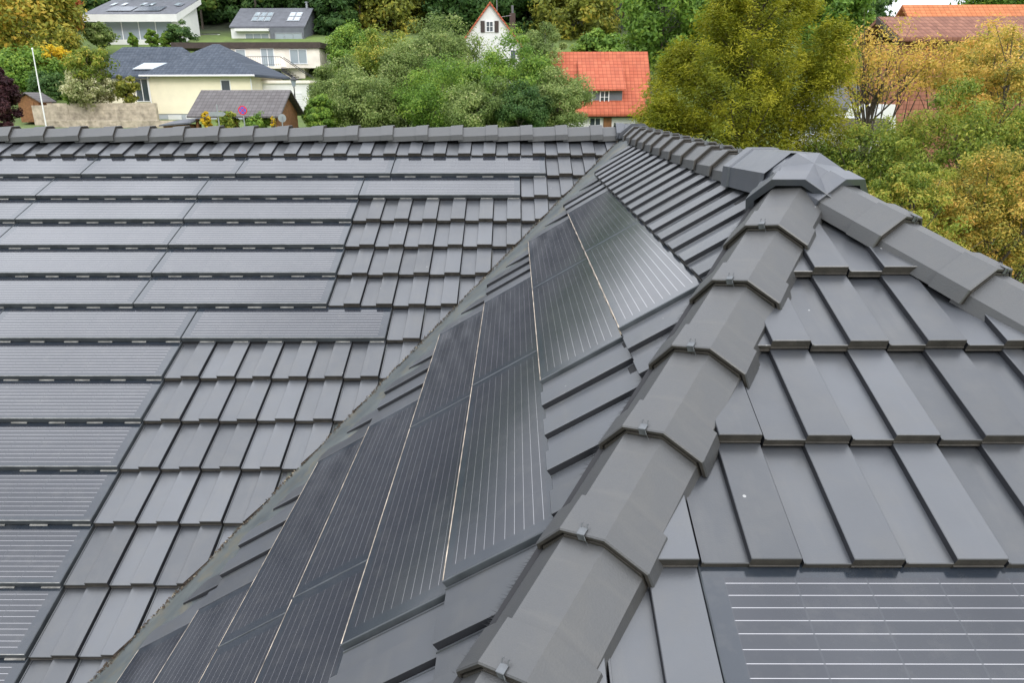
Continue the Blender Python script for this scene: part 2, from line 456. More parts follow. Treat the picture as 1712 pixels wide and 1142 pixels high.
# moss, grit and dead leaves caught under the cut edge
mb = MB(); rd = random.Random(3)
for k in range(5200):
    t_ = rd.random(); c = q1.lerp(q2, t_ ** 1.0); d_ = abs(rd.gauss(0, .012 + .010 * math.sin(t_ * 61) ** 2)) * -1 + .016
    x, y = c.x + perp.x * d_, c.y + perp.y * d_; z = max(planeA_z(x, y) - .058, planeB_z(x, y) - .026) + .004
    s_ = rd.uniform(.002, .0085); z += abs(rd.gauss(0, .004)) * (abs(d_) < .03); a_ = rd.random() * 6.3
    u = Vector((math.cos(a_), math.sin(a_), rd.uniform(-.3, .6))) * s_; v_ = Vector((-math.sin(a_), math.cos(a_), rd.uniform(-.3, .3))) * s_ * .6
    p = Vector((x, y, z))
    mb.add([p - u, p - v_, p + u + Vector((0, 0, s_ * .5)), p + v_], [(0, 1, 2, 3)], rd.choice((0, 0, 0, 0, 0, 1)), rd.random())
o = hpart(mb.build('gutter_debris', [mat('wet_leaf_litter', (.045, .032, .021), .9, .6, 60), mat('pale_grit', (.20, .17, .12), .9, .4, 60)])); o['kind'] = 'stuff'

# ------------------------------------------------------------------ ridge and hip caps
def prof(o_side=0, o_top=0):
    return [(-.124 - o_side, -.110), (-.120 - o_side, -.067 + o_top * .3), (-.048 - o_top * .5, o_top), (.048 + o_top * .5, o_top),
            (.120 + o_side, -.067 + o_top * .3), (.124 + o_side, -.110)]
def cap_mesh(L=.345, collar=.105, rim=.012):
    """u = along (collar at +u end, u=0 is the collar's rim), v = across, w = up"""
    mb = MB()
    def ring(u, p, sc_=1): return [(u, a, b) for a, b in p]
    st = [(-L, prof(0, 0)), (-collar - .0015, prof(0, 0)), (-collar, prof(.013, .008)), (-.0035, prof(.0155, .010)), (0, prof(.0125, .0075)),
          (0, prof(.0050, .0005)), (-.009, prof(.0040, -.0005)), (-.009, prof(-.001, -.0045)), (0, prof(-.002, -.0055)), (0, prof(-.008, -.0115)), (-.05, prof(-.009, -.014)),
          (-L, prof(-.009, -.014))]
    vs = []; fs = []
    for u, p in st: vs += ring(u, p)
    K = 6
    for s in range(len(st) - 1):
        for k in range(K - 1): fs.append((s * K + k, s * K + k + 1, (s + 1) * K + k + 1, (s + 1) * K + k))
    # bottom edges of the skirts
    E_ = len(st) - 1
    mb.add(vs, fs, [(1 if f[0] // K >= 4 else 0) for f in fs], .5)
    for k in (0, 5):
        mb.add([vs[k], vs[K + k], vs[2 * K + k], vs[3 * K + k], vs[9 * K + k], vs[11 * K + k]], [(0, 1, 2, 3, 4, 5)] , 0)
    return mb
cap_proto = cap_mesh()
cap_me = None
def frame(P, dirv, tilt=.0):
    u = dirv.normalized(); v = Vector((0, 0, 1)).cross(u).normalized(); w = u.cross(v).normalized()
    m4 = Matrix((u, v, w)).transposed().to_4x4(); m4.translation = P
    return m4 @ Matrix.Rotation(-tilt, 4, 'Y')
clip_mb = MB()
clip_mb.box((-.008, 0, .0085), (.020, .018, .0016)); clip_mb.box((.0022, 0, .000), (.0016, .018, .018))
for s in (-1, 1):
    clip_mb.tube([(-.017, s * .0072, .0085), (-.024, s * .0068, .015), (-.028, s * .0064, .011)], [.0013, .0013, .001], 6)
clip_mb.tube([(.0035, .0088, .006), (.007, .0115, -.002), (.004, .012, -.014), (.006, .0135, -.021)], [.0012, .0012, .0012, .001], 6)
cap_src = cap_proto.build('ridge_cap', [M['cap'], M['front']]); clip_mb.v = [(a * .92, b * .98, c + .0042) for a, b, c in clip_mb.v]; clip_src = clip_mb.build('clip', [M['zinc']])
bpy.data.objects.remove(cap_src.copy()) if False else None
first = [True]; rc_ = random.Random(11)
def place_cap(P, dirv, clip=True, tilt=.042, raise_=0, roll=0):
    if first[0]: o, c = cap_src, clip_src; first[0] = False
    else:
        o = bpy.data.objects.new('ridge_cap', cap_src.data); C.objects.link(o)
        c = bpy.data.objects.new('clip', clip_src.data) if clip else None
        if c: C.objects.link(c)
    o.matrix_world = frame(P + Vector((0, 0, raise_)), dirv, tilt) @ Matrix.Rotation(roll + rc_.uniform(-.006, .006), 4, 'X') @ Matrix.Rotation(rc_.uniform(-.005, .005), 4, 'Z')
    hpart(o)
    if c: c.parent = o
    return o
HD = valley.copy()                                      # downhill direction of the left hip
HR = Vector((-HD.x, HD.y, HD.z))
hip0 = on_hip(-.3)
for k in range(9):
    place_cap(hip0 + HD * (.324 + .3215 * k) + Vector((-.003, .002, .024)), HD, roll=.12)
for k in range(8):
    P = hip0 + HD * (.292 + .3100 * k); P = Vector((2 * XR - P.x, P.y, P.z))
    place_cap(P + Vector((-.0165, -.0105, .034)), HR, roll=-.16)
k = 0
y = 3.150
while y < 6.45:
    place_cap(Vector((XR, y, -.243)), Vector((0, -1, 0)), tilt=.045); y += .3125
x = -1.062
xs = [x + .3025 * k for k in range(8)]
while x > -7.6: x -= .3025; xs.append(x)
for x in xs: place_cap(Vector((x, YA, -.243)), Vector((1, 0, 0)), clip=False, tilt=.045)

# junction caps: three arms grown from one point
def junction(name, P, arms, mt, lift=.016):
    mb = MB(); hub = []
    for (dv, L, rl) in arms:
        m4 = frame(P + Vector((0, 0, lift)), dv) @ Matrix.Rotation(rl, 4, 'X')
        p0 = prof(.020, .0); e_ = []
        # flared end and body
        rings = [(.0, prof(.019, .006)), (L - .075, prof(.019, .006)), (L - .070, prof(.026, .012)), (L - .0012, prof(.030, .014)), (L, prof(.0288, .0128)),
                 (L, prof(.002, -.010)), (.0, prof(0, -.012))]
        vs = []; fs = []
        for u, p in rings: vs += [m4 @ Vector((u, a, b - (.035 if (i_ in (0, 5) and L > .3) else 0))) for i_, (a, b) in enumerate(p)]
        for s in range(len(rings) - 1):
            for k in range(5): fs.append((s * 6 + k, s * 6 + k + 1, (s + 1) * 6 + k + 1, (s + 1) * 6 + k))
        hub += [m4 @ Vector((.085 if L < .3 else .05, a, b)) for a, b in prof(.019, .006)[1:5]]
        mb.add(vs, fs, 0)
        for k in (0, 5): mb.add([vs[s * 6 + k] for s in (0, 1, 2, 3, 4, 5, 6)], [(0, 1, 2, 3, 4, 5, 6)], 0)
    bmh = bmesh.new()
    for p in hub: bmh.verts.new(p)
    bmesh.ops.convex_hull(bmh, input=bmh.verts[:]); bmh.verts.index_update()
    mb.add([v.co.copy() for v in bmh.verts], [tuple(v.index for v in f.verts) for f in bmh.faces], 0); bmh.free()
    return hpart(mb.build(name, [mt]))
junction('hip_junction_cap', Vector((XR, APEX.y - .01, -.2150)), [(Vector((0, 1, -.040)), .505, 0), (HD, .222, .06), (HR, .222, -.06)], M['capblue'])
HB = Vector((-HD.x, -HD.y, HD.z))
junction('ridge_junction_cap', Vector((XR, YA, -.246)), [(Vector((-1, 0, 0)), .17, 0), (Vector((0, -1, 0)), .20, 0), (Vector((0, 1, -.1)), .14, 0)], M['capblue'])

# brush strip that closes the gap below the right hip caps (and below the left ones)
for (dv, sgn) in ((HR, 1), (HD, -1)):
    mb = MB(); rb = random.Random(4)
    h_ = hip0.copy()
    if sgn == 1: h_ = Vector((2 * XR - h_.x, h_.y, h_.z))
    m4 = frame(h_, dv)
    for side in (-1, 1):
        mb.box((1.0, side * .105, -.090), (2.3, .05, .035), 0, m4)
        for k in range(900):
            u = -.1 + 2.3 * k / 900 + rb.uniform(-.002, .002)
            a = m4 @ Vector((u, side * .125, -.085)); b = m4 @ Vector((u + rb.uniform(-.008, .008), side * rb.uniform(.150, .163), -.105 + rb.uniform(-.01, .008)))
            mb.add([a, a + dv * .0022, b], [(0, 1, 2)], 0)
    hpart(mb.build('vent_brush', [M['black']]))
# ================================================================== SURROUNDINGS
def sstep(a, b, x):
    t = min(1, max(0, (x - a) / (b - a))); return t * t * (3 - 2 * t)
PTS = [(-60, -7), (14, -7), (20, -5.6), (27, -3.0), (45, -2.4), (62, -2.1), (66, -1.4), (78, 1.4), (88, 5.6), (95, 7.0), (110, 10), (150, 19), (200, 32), (260, 44), (340, 50), (700, 55)]
def prof_z(d):
    for (a, za), (b, zb_) in zip(PTS, PTS[1:]):
        if d <= b:
            return za + (zb_ - za) * sstep(a, b, d) if b - a < 9 else za + (zb_ - za) * (d - a) / (b - a)
    return PTS[-1][1]
def ground_z(x, y):
    if y < 1: return prof_z(y)
    az = math.degrees(math.atan2(x, max(y, 1)))
    k = 1 - .90 * sstep(19, 27.5, az)
    z = prof_z(y)
    if z > -2.5: z = -2.5 + (z + 2.5) * k
    # terrace of the bungalow garden
    return z
def grid(xs, ys):
    vs = [(x, y, ground_z(x, y)) for y in ys for x in xs]; n = len(xs)
    fs = [(j * n + i, j * n + i + 1, (j + 1) * n + i + 1, (j + 1) * n + i) for j in range(len(ys) - 1) for i in range(n - 1)]
    return vs, fs
xs = [-900, -600, -400, -300] + list(range(-240, 241, 8)) + [300, 400, 600, 900]
ys = [-500, -200, -60, -20] + [k * 2 for k in range(-5, 60)] + list(range(120, 300, 6)) + [320, 360, 420, 500, 700, 1000, 1500]
vs, fs = grid(xs, ys)
m_, t_, b_ = newmat('meadow_ground')
g1 = ramp(t_, noise(t_, .35, 8, .65), [(.3, (.060, .085, .022)), (.6, (.115, .170, .035)), (.8, (.15, .15, .06))])
sp9 = nd(t_, 'ShaderNodeSeparateXYZ'); tc9 = nd(t_, 'ShaderNodeTexCoord'); t_.links.new(tc9.outputs['Object'], sp9.inputs[0])
wf = nd(t_, 'ShaderNodeMapRange'); wf.inputs[1].default_value = 94; wf.inputs[2].default_value = 102; t_.links.new(sp9.outputs[1], wf.inputs[0])
g1 = mixc(t_, wf.outputs[0], g1, (.022, .030, .012))     # woodland floor behind the last houses
t_.links.new(g1, b_.inputs['Base Color']); b_.inputs['Roughness'].default_value = .95
mb = MB(); mb.add(vs, fs); go = mb.build('ground', [m_], smooth=True); go['kind'] = 'structure'

# ------------------------------------------------------------------ foliage
def leafmat(name, stops, rough=.6, trans=.42):
    m, t, b = newmat(name)
    a = nd(t, 'ShaderNodeAttribute', attribute_name='tint')
    c = ramp(t, a.outputs['Fac'], stops)
    t.links.new(c, b.inputs['Base Color']); b.inputs['Roughness'].default_value = rough
    b.inputs['Specular IOR Level'].default_value = .25
    tr = nd(t, 'ShaderNodeBsdfTranslucent'); t.links.new(c, tr.inputs[0])
    mx = nd(t, 'ShaderNodeMixShader'); mx.inputs[0].default_value = trans
    t.links.new(b.outputs[0], mx.inputs[1]); t.links.new(tr.outputs[0], mx.inputs[2])
    t.links.new(mx.outputs[0], t.nodes['Material Output'].inputs[0])
    return m
L = {}
L['forest'] = leafmat('woodland_leaves', [(0, (0.027, 0.061, 0.016)), (.45, (0.074, 0.149, 0.030)), (.8, (0.149, 0.230, 0.047)), (1, (0.405, 0.297, 0.054))])
L['willow'] = leafmat('grey_green_leaves', [(0, (.065, .105, .028)), (.45, (.185, .260, .070)), (.8, (.34, .41, .13)), (1, (.52, .52, .25))])
L['green'] = leafmat('fresh_green_leaves', [(0, (0.060, 0.128, 0.022)), (.5, (0.173, 0.300, 0.045)), (1, (0.375, 0.480, 0.075))])
L['dark'] = leafmat('dark_green_leaves', [(0, (0.028, 0.070, 0.020)), (.5, (0.070, 0.147, 0.035)), (1, (0.168, 0.252, 0.070))])
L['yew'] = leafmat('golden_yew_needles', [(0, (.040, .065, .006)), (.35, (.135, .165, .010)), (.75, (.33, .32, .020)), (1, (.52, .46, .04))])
L['gold'] = leafmat('yellow_autumn_leaves', [(0, (.10, .12, .02)), (.3, (.30, .28, .05)), (.6, (.62, .44, .085)), (.85, (.78, .48, .13)), (1, (.66, .31, .11))])
L['lime'] = leafmat('lime_green_leaves', [(0, (.040, .075, .012)), (.4, (.17, .24, .03)), (.7, (.36, .38, .06)), (1, (.60, .44, .09))])
L['autumn'] = leafmat('mixed_autumn_leaves', [(0, (0.105, 0.128, 0.022)), (.35, (0.255, 0.285, 0.045)), (.7, (0.540, 0.435, 0.068)), (1, (0.720, 0.420, 0.075))])
L['red'] = leafmat('orange_red_leaves', [(0, (0.325, 0.104, 0.039)), (.6, (0.650, 0.221, 0.078)), (1, (0.715, 0.390, 0.130))])
L['purple'] = leafmat('purple_leaves', [(0, (0.023, 0.010, 0.013)), (.6, (0.078, 0.029, 0.036)), (1, (0.156, 0.065, 0.065))])
L['white'] = leafmat('white_blossom', [(0, (0.125, 0.175, 0.050)), (.4, (0.350, 0.375, 0.150)), (.7, (0.650, 0.625, 0.375)), (1, (0.775, 0.750, 0.525))])
L['yellow'] = leafmat('yellow_leaves', [(0, (0.250, 0.200, 0.013)), (.5, (0.688, 0.475, 0.025)), (1, (0.812, 0.625, 0.050))])
barkm = mat('bark', (.085, .070, .055), .95, .35, 12, bmp=.6, bscale=25)
palebark = mat('pale_bark', (.17, .155, .13), .95, .3, 12)

def leaf_mesh(name, P, Nn, size, tint, aspect=.5, bend=.3):
    """P centres (n,3), Nn rough facing normals (n,3), size (n)"""
    n = len(P); rg = np.random.default_rng(abs(hash(name)) % 1000 if False else n % 997)
    r = rg.normal(size=(n, 3)); u = np.cross(Nn, r); u /= np.linalg.norm(u, axis=1)[:, None] + 1e-9
    v = np.cross(Nn, u); v /= np.linalg.norm(v, axis=1)[:, None] + 1e-9
    s = size[:, None]
    q = np.empty((n, 4, 3)); q[:, 0] = P - u * s; q[:, 1] = P - v * s * aspect + Nn * s * bend * .3; q[:, 2] = P + u * s; q[:, 3] = P + v * s * aspect + Nn * s * bend * .3
    return quads_mesh(name, q, tint)
def quads_mesh(name, q, tint):
    n = len(q); me = bpy.data.meshes.new(name)
    me.vertices.add(n * 4); me.vertices.foreach_set('co', q.reshape(-1).astype(np.float32))
    me.loops.add(n * 4); me.loops.foreach_set('vertex_index', np.arange(n * 4, dtype=np.int32))
    me.polygons.add(n); me.polygons.foreach_set('loop_start', np.arange(0, n * 4, 4, dtype=np.int32))
    a = me.attributes.new('tint', 'FLOAT', 'FACE'); a.data.foreach_set('value', np.clip(tint, 0, 1).astype(np.float32))
    me.update(calc_edges=True); return me

def crown_points(rg, c, rad, ncl, per, clr, shape='round', hollow=.5):
    """clump centres within an uneven ellipsoid, leaves in each clump; returns positions, normals, clump tint, clump centres"""
    c = np.array(c); rad = np.array(rad)
    d = rg.normal(size=(ncl, 3)); d /= np.linalg.norm(d, axis=1)[:, None]
    rr = hollow + (1 - hollow) * rg.random(ncl) ** .6
    lump = 1 + .16 * np.sin(d[:, 0] * 3.1 + 1) + .13 * np.sin(d[:, 1] * 4.3 + d[:, 2] * 3)
    cc_ = c + d * rad * (rr * lump)[:, None]
    if shape == 'cone':
        h = (cc_[:, 2] - c[2]) / rad[2]; k = np.clip(1 - .5 * (h + .2), .15, 1.2)
        cc_[:, :2] = c[:2] + (cc_[:, :2] - c[:2]) * k[:, None]
    cr_ = clr * (.6 + .8 * rg.random(ncl))
    e = rg.normal(size=(ncl, per, 3)); e /= np.linalg.norm(e, axis=2)[:, :, None]
    rs = rg.random((ncl, per, 1)) ** .45
    P = cc_[:, None, :] + e * rs * cr_[:, None, None] * np.array([1, 1, .75])
    Nn = e + rg.normal(size=e.shape) * .55 + (cc_ - c)[:, None, :] / rad * .35 + np.array([0, 0, .35]); Nn /= np.linalg.norm(Nn, axis=2)[:, :, None]
    ct = np.repeat(rg.random(ncl), per)
    return P.reshape(-1, 3), Nn.reshape(-1, 3), ct, cc_
tree_rng = np.random.default_rng(42)
def tree(name, label, cat, base, c, rad, lm, ncl=90, per=90, clr=.6, leaf=.1, group=None, trunk_r=.12, limbs=10, tintmix=(.45, .0, .55), bark=None, shape='round', hollow=.45, aspect=.5, extra=None):
    rg = tree_rng
    root = empty(name, base, label, cat, group)
    b = np.array(base); cl = np.array(c) - b
    P, Nn, ct, cc_ = crown_points(rg, cl, rad, ncl, per, clr, shape, hollow)
    ti = tintmix[0] * ct + tintmix[1] + tintmix[2] * rg.random(len(P)) ** 1.3
    if extra is not None: ti = ti + extra(P, cl, rad)
    me = leaf_mesh('crown', P, Nn, leaf * (.6 + .7 * rg.random(len(P))), ti, aspect)
    me.materials.append(L[lm]); o = bpy.data.objects.new('crown', me); C.objects.link(o); o.parent = root
    mb = MB(); top = Vector(cl) + Vector((0, 0, rad[2] * .35)); r2 = random.Random(int(base[0] * 7 + base[1]))
    npt = 6; pts = [Vector((0, 0, -.3)).lerp(top, k / npt) + Vector((r2.uniform(-1, 1), r2.uniform(-1, 1), 0)) * trunk_r * 1.2 * (k > 0) for k in range(npt + 1)]
    mb.tube(pts, [trunk_r * (1 - .75 * k / npt) for k in range(npt + 1)], 8)
    idx = rg.choice(len(cc_), min(limbs, len(cc_)), replace=False)
    for i in idx:
        e = Vector(cc_[i]); f = r2.uniform(.3, .8); s = pts[0].lerp(pts[-1], f); mid = s.lerp(e, .5) + Vector((0, 0, -.08 * (e - s).length)) + Vector((r2.uniform(-1, 1), r2.uniform(-1, 1), r2.uniform(-.5, .5))) * .06 * (e - s).length
        mb.tube([s, mid, e], [trunk_r * .42 * (1 - f * .5), trunk_r * .26, trunk_r * .08], 5)
        for _ in range(2):
            s2 = mid.lerp(e, r2.uniform(.1, .6)); e2 = s2 + (e - mid).normalized() * (e - s).length * .3 + Vector((r2.uniform(-1, 1), r2.uniform(-1, 1), r2.uniform(-.3, .8))) * (e - s).length * .22
            mb.tube([s2, s2.lerp(e2, .5) + Vector((0, 0, .03)), e2], [trunk_r * .14, trunk_r * .09, trunk_r * .03], 4)
    mb.build('trunk', [bark or barkm], root)
    return root

# --- the wood on the hillside (one mass)
rg = np.random.default_rng(7)
Q = []; TT = []; trunks = MB()
def forest_tree(x, y, h, w, per=1500, lf=.42, tintb=0.0, y_thin=None):
    z = ground_z(x, y); c = (x, y, z + h * .60)
    ncl = 34; P, Nn, ct, cc_ = crown_points(rg, c, (w, w, h * .42), ncl, per // ncl, w * .34, 'cone' if rg.random() < .3 else 'round', .5)
    n = len(P); ti = np.clip(.40 * ct + .42 * rg.random(n) + tintb, 0, .86)
    s = lf * (.5 + .7 * rg.random(n))
    r = rg.normal(size=(n, 3)); u = np.cross(Nn, r); u /= np.linalg.norm(u, axis=1)[:, None]; v = np.cross(Nn, u)
    s = s[:, None]; q = np.stack([P - u * s, P - v * s * .55, P + u * s, P + v * s * .55], 1)
    Q.append(q); TT.append(ti)
    trunks.tube([(x, y, z - .5), (x, y, z + h * .7)], [w * .07, w * .03], 5)
rows_f = [(104, 2.7, 13), (112, 3.2, 14), (124, 3.6, 15), (138, 4.0, 16), (158, 4.6, 17), (182, 5.5, 18), (212, 6.5, 18)]
for (yy, w, h) in rows_f:
    az = -42
    while az < 44:
        x = math.tan(R(az)) * yy + rg.uniform(-1.3, 1.3); y2 = yy + rg.uniform(-4, 4)
        ok = True
        if az > 24.6 and az < 33.5: ok = False
        hh = h * rg.uniform(.8, 1.15)
        if az >= 31: hh *= .55
        if yy < 110 and -33 < az < -25: ok = False
        if ok: forest_tree(x, y2, hh, w * rg.uniform(.85, 1.2), int(1500 if yy < 130 else 1000), .36 if yy < 130 else .5, rg.choice([-.08, 0, .06, .16], p=[.35, .35, .2, .1]))
        az += math.degrees(w * 1.45 / yy) * rg.uniform(.8, 1.2)
me = quads_mesh('woodland', np.concatenate(Q), np.concatenate(TT)); me.materials.append(L['forest'])
wo_ = bpy.data.objects.new('woodland', me); C.objects.link(wo_); tag(wo_, 'dense green wood covering the hillside behind the village houses', 'woodland', kind='stuff')
tr_ = trunks.build('trunk', [barkm], wo_); tr_['kind'] = 'stuff'

# ------------------------------------------------------------------ building helpers
hm = {
 'white': mat('white_render', (.72, .72, .70), .9, .05, 1.2), 'cream': mat('cream_render', (.86, .79, .60), .9, .05, 1.2), 'warm': mat('weathered_white_render', (.80, .74, .65), .9, .14, .9),
 'grey': mat('grey_render', (.42, .45, .49), .9, .06, 1.2), 'slate': mat('slate_roof', (.095, .10, .115), .6, .2, 1.6), 'darkgrey': mat('dark_grey_cladding', (.13, .14, .16), .6, .1, 2),
 'brownfascia': mat('brown_fascia', (.060, .045, .038), .8, .2, 3), 'wood': mat('brown_boards', (.22, .105, .045), .8, .3, 7), 'greywood': mat('grey_weathered_boards', (.17, .155, .145), .9, .3, 7),
 'frame': mat('white_frame', (.78, .78, .78), .5, .03), 'shut': mat('dark_shutter', (.055, .04, .035), .7, .1), 'stone': mat('pale_garden_wall', (.44, .37, .29), .95, .38, 2.2, bmp=.8, bscale=6),
 'pvroof': mat('roof_solar_glass', (.10, .115, .14), .22, .1, 2), 'metal': mat('grey_metal', (.33, .35, .37), .45, .1, 5, metal=.5), 'dk': mat('dark_iron', (.03, .03, .03), .5, .1),
 'orangetile': None}
gm, gt, gb = newmat('window_glass'); gb.inputs['Base Color'].default_value = (.045, .06, .07, 1); gb.inputs['Roughness'].default_value = .06; gb.inputs['Specular IOR Level'].default_value = .8
hm['glass'] = gm
gm2, gt2, gb2 = newmat('pale_window_glass'); gb2.inputs['Base Color'].default_value = (.30, .35, .38, 1); gb2.inputs['Roughness'].default_value = .08; gb2.inputs['Specular IOR Level'].default_value = .9
hm['paleglass'] = gm2
def rooftile(name, c1, c2, sx, sy, axis_u='X', relief=.5):
    """tile courses in object space: u along the eave, v up the slope taken from z"""
    m, t, b = newmat(name)
    tcx = nd(t, 'ShaderNodeTexCoord'); sp_ = nd(t, 'ShaderNodeSeparateXYZ'); t.links.new(tcx.outputs['Object'], sp_.inputs[0])
    u = sp_.outputs[0 if axis_u == 'X' else 1]; v = sp_.outputs[2]
    fv = mth(t, 'FRACT', mth(t, 'MULTIPLY', v, sy)); fu = mth(t, 'FRACT', mth(t, 'MULTIPLY', u, sx))
    cell = nd(t, 'ShaderNodeTexWhiteNoise', noise_dimensions='2D'); cb = nd(t, 'ShaderNodeCombineXYZ')
    t.links.new(mth(t, 'FLOOR', mth(t, 'MULTIPLY', u, sx)), cb.inputs[0]); t.links.new(mth(t, 'FLOOR', mth(t, 'MULTIPLY', v, sy)), cb.inputs[1]); t.links.new(cb.outputs[0], cell.inputs[0])
    c = mixc(t, mth(t, 'ADD', mth(t, 'MULTIPLY', cell.outputs[0], .6), mth(t, 'MULTIPLY', noise(t, 1.1, 5), .5)), c1, c2)
    jo = mth(t, 'MAXIMUM', mth(t, 'LESS_THAN', fv, .16), mth(t, 'LESS_THAN', fu, .10))
    c = mixc(t, mth(t, 'MULTIPLY', jo, .55), c, tuple(x * .35 for x in c1))
    dk = ramp(t, noise(t, .8, 6, .65), [(.5, 0), (.8, 1)])
    c = mixc(t, mth(t, 'MULTIPLY', dk, .35), c, tuple(x * .5 + .02 for x in c1))
    t.links.new(c, b.inputs['Base Color']); b.inputs['Roughness'].default_value = .8; b.inputs['Specular IOR Level'].default_value = .2
    hgt = mth(t, 'ADD', mth(t, 'MULTIPLY', mth(t, 'SUBTRACT', 1, fv), .6), mth(t, 'MULTIPLY', mth(t, 'SINE', mth(t, 'MULTIPLY', fu, math.pi)), .5))
    bump(t, b, hgt, relief, .05)
    return m
hm['orangetile'] = rooftile('orange_roof_tiles', (.36, .085, .045), (.48, .14, .075), 3.4, 4.2, relief=.9)
hm['orangeold'] = rooftile('faded_orange_tiles', (.40, .125, .045), (.52, .19, .08), 4, 6.5, relief=.8)
hm['browntile'] = rooftile('brown_red_roof_tiles', (.15, .062, .042), (.28, .13, .085), 5, 7)
hm['cladding'] = rooftile('red_brown_wall_tiles', (.24, .095, .06), (.38, .17, .115), 5, 6)
hm['bluetile'] = rooftile('blue_grey_roof_tiles', (.040, .052, .072), (.085, .10, .125), 3.3, 6.5, relief=.9)
hm['cartile'] = rooftile('grey_brown_roof_tiles', (.10, .09, .09), (.15, .14, .14), 4, 6, relief=.8)

def part(parent, name, mats, fill, label=None):
    mb = MB(); fill(mb); o = mb.build(name, mats, parent)
    if label: o['label'] = label
    return o
def bldg(name, label, cat, origin, rz=0): return empty(name, origin, label, cat, None, rz)
def window(parent, x, y, z, w, h, face=-1, name='window', fr='frame', gl='glass', bars=1, t=.07, axis='Y', depth=.06, hbars=0):
    """window in a wall facing -Y (axis Y) or -X (axis X), centre x,z on the wall plane y"""
    def T4(px, py, pz): return (px, py, pz) if axis == 'Y' else (py, px, pz)
    fmb = MB(); pmb = MB()
    def bx(mb_, cx, cyy, cz, sx, sy2, sz):
        mb_.box(T4(cx, cyy, cz), T4(sx, sy2, sz))
    yy = y + face * depth / 2
    bx(fmb, x, yy, z + h / 2, w + t, depth, t); bx(fmb, x, yy - 0, z - h / 2, w + t * 1.6, depth * 1.3, t)
    bx(fmb, x - w / 2, yy, z, t, depth * .98, h - t); bx(fmb, x + w / 2, yy, z, t, depth * .98, h - t)
    for k in range(1, bars + 1): bx(fmb, x - w / 2 + w * k / (bars + 1), yy, z, t * .8, depth * .9, h - t)
    for k in range(1, hbars + 1): bx(fmb, x, yy + .004 * face, z - h / 2 + h * k / (hbars + 1), w - t, depth * .8, t * .5)
    bx(pmb, x, y + face * .012, z, w - t * .6, .012, h - t * .6)
    f = fmb.build(name, [hm[fr]], parent); p = pmb.build('pane', [hm[gl]], f)
    return f
def gable_roof(mb, x0, x1, y0, y1, ze, zr_, th=.14, ridge='X', over=.4, mi=0):
    """slab roof; ridge along X or Y"""
    if ridge == 'X':
        ym = (y0 + y1) / 2
        for s, ye in ((-1, y0 - over), (1, y1 + over)):
            sl = (zr_ - ze) / ((y1 - y0) / 2); zee = ze - over * sl
            A = [(x0 - over, ym, zr_), (x1 + over, ym, zr_), (x1 + over, ye, zee), (x0 - over, ye, zee)]
            B = [(a, b, c - th) for a, b, c in A]
            mb.add(A + B, [(0, 1, 2, 3), (7, 6, 5, 4), (3, 2, 6, 7), (1, 5, 6, 2), (0, 3, 7, 4)], mi)
    else:
        xm = (x0 + x1) / 2
        for s, xe in ((-1, x0 - over), (1, x1 + over)):
            sl = (zr_ - ze) / ((x1 - x0) / 2); zee = ze - over * sl
            A = [(xm, y0 - over, zr_), (xm, y1 + over, zr_), (xe, y1 + over, zee), (xe, y0 - over, zee)]
            B = [(a, b, c - th) for a, b, c in A]
            mb.add(A + B, [(0, 1, 2, 3), (7, 6, 5, 4), (3, 2, 6, 7), (1, 5, 6, 2), (0, 3, 7, 4)], mi)
def gable_wall(mb, x0, x1, y0, y1, z0, ze, zr_, ridge='X', mi=0):
    g = .02
    if ridge == 'X':
        ym = (y0 + y1) / 2; pr = [(y0, z0), (y0, ze), (ym, zr_ - g * 4), (y1, ze), (y1, z0)]
        V = [(x0, a, b) for a, b in pr] + [(x1, a, b) for a, b in pr]
    else:
        xm = (x0 + x1) / 2; pr = [(x0, z0), (x0, ze), (xm, zr_ - g * 4), (x1, ze), (x1, z0)]
        V = [(a, y0, b) for a, b in pr] + [(a, y1, b) for a, b in pr]
    mb.add(V, [(0, 1, 2, 3, 4), (9, 8, 7, 6, 5)] + [(i, i + 5, (i + 1) % 5 + 5, (i + 1) % 5) for i in range(5)], mi)
def hip_roof(mb, x0, x1, y0, y1, ze, zr_, inset, over=.5, th=.18, mi=0):
    x0 -= over; x1 += over; y0 -= over; y1 += over; ym = (y0 + y1) / 2
    a, b = (x0 + inset, ym, zr_), (x1 - inset, ym, zr_)
    e = [(x0, y0, ze), (x1, y0, ze), (x1, y1, ze), (x0, y1, ze)]; f = [(p[0], p[1], ze - th) for p in e]
    mb.add(e + [a, b] + f, [(0, 1, 5, 4), (1, 2, 5), (2, 3, 4, 5), (3, 0, 4), (0, 6, 7, 1), (1, 7, 8, 2), (2, 8, 9, 3), (3, 9, 6, 0), (9, 8, 7, 6)], mi)

def X(px, Y): return at(px, 162, Y).x
def Z(py, Y, px=400): return at(px, py, Y).z

# --- yellow bungalow
Y = 64; o_ = Vector((X(255, Y), Y, -2.6)); b = bldg('bungalow', 'pale yellow bungalow with blue grey hipped tile roof and skylight', 'house', o_)
wr = X(421, Y) - o_.x; lx = X(108, Y) - o_.x; ez = Z(124, Y) - o_.z
part(b, 'wall', [hm['cream']], lambda m: (m.box((wr / 2, 4.5, (ez + 1.3) / 2), (wr, 9, ez - 1.3)), m.box((lx / 2, 6.9, (ez + .35) / 2 + .0), (-lx, 6, ez - .35))))
part(b, 'basement_wall', [hm['grey']], lambda m: m.box((wr / 2, 4.55, .5), (wr - .06, 9, 1.6)))
part(b, 'roof', [hm['bluetile']], lambda m: (hip_roof(m, 0 - .1, wr + .1, 0, 9, ez, Z(73, Y + 4.5) - o_.z, (wr + 1) * .48), hip_roof(m, lx, 2.2, 3.9, 9.9, ez - .02, Z(77, Y + 6.5) - o_.z, 2.6)))
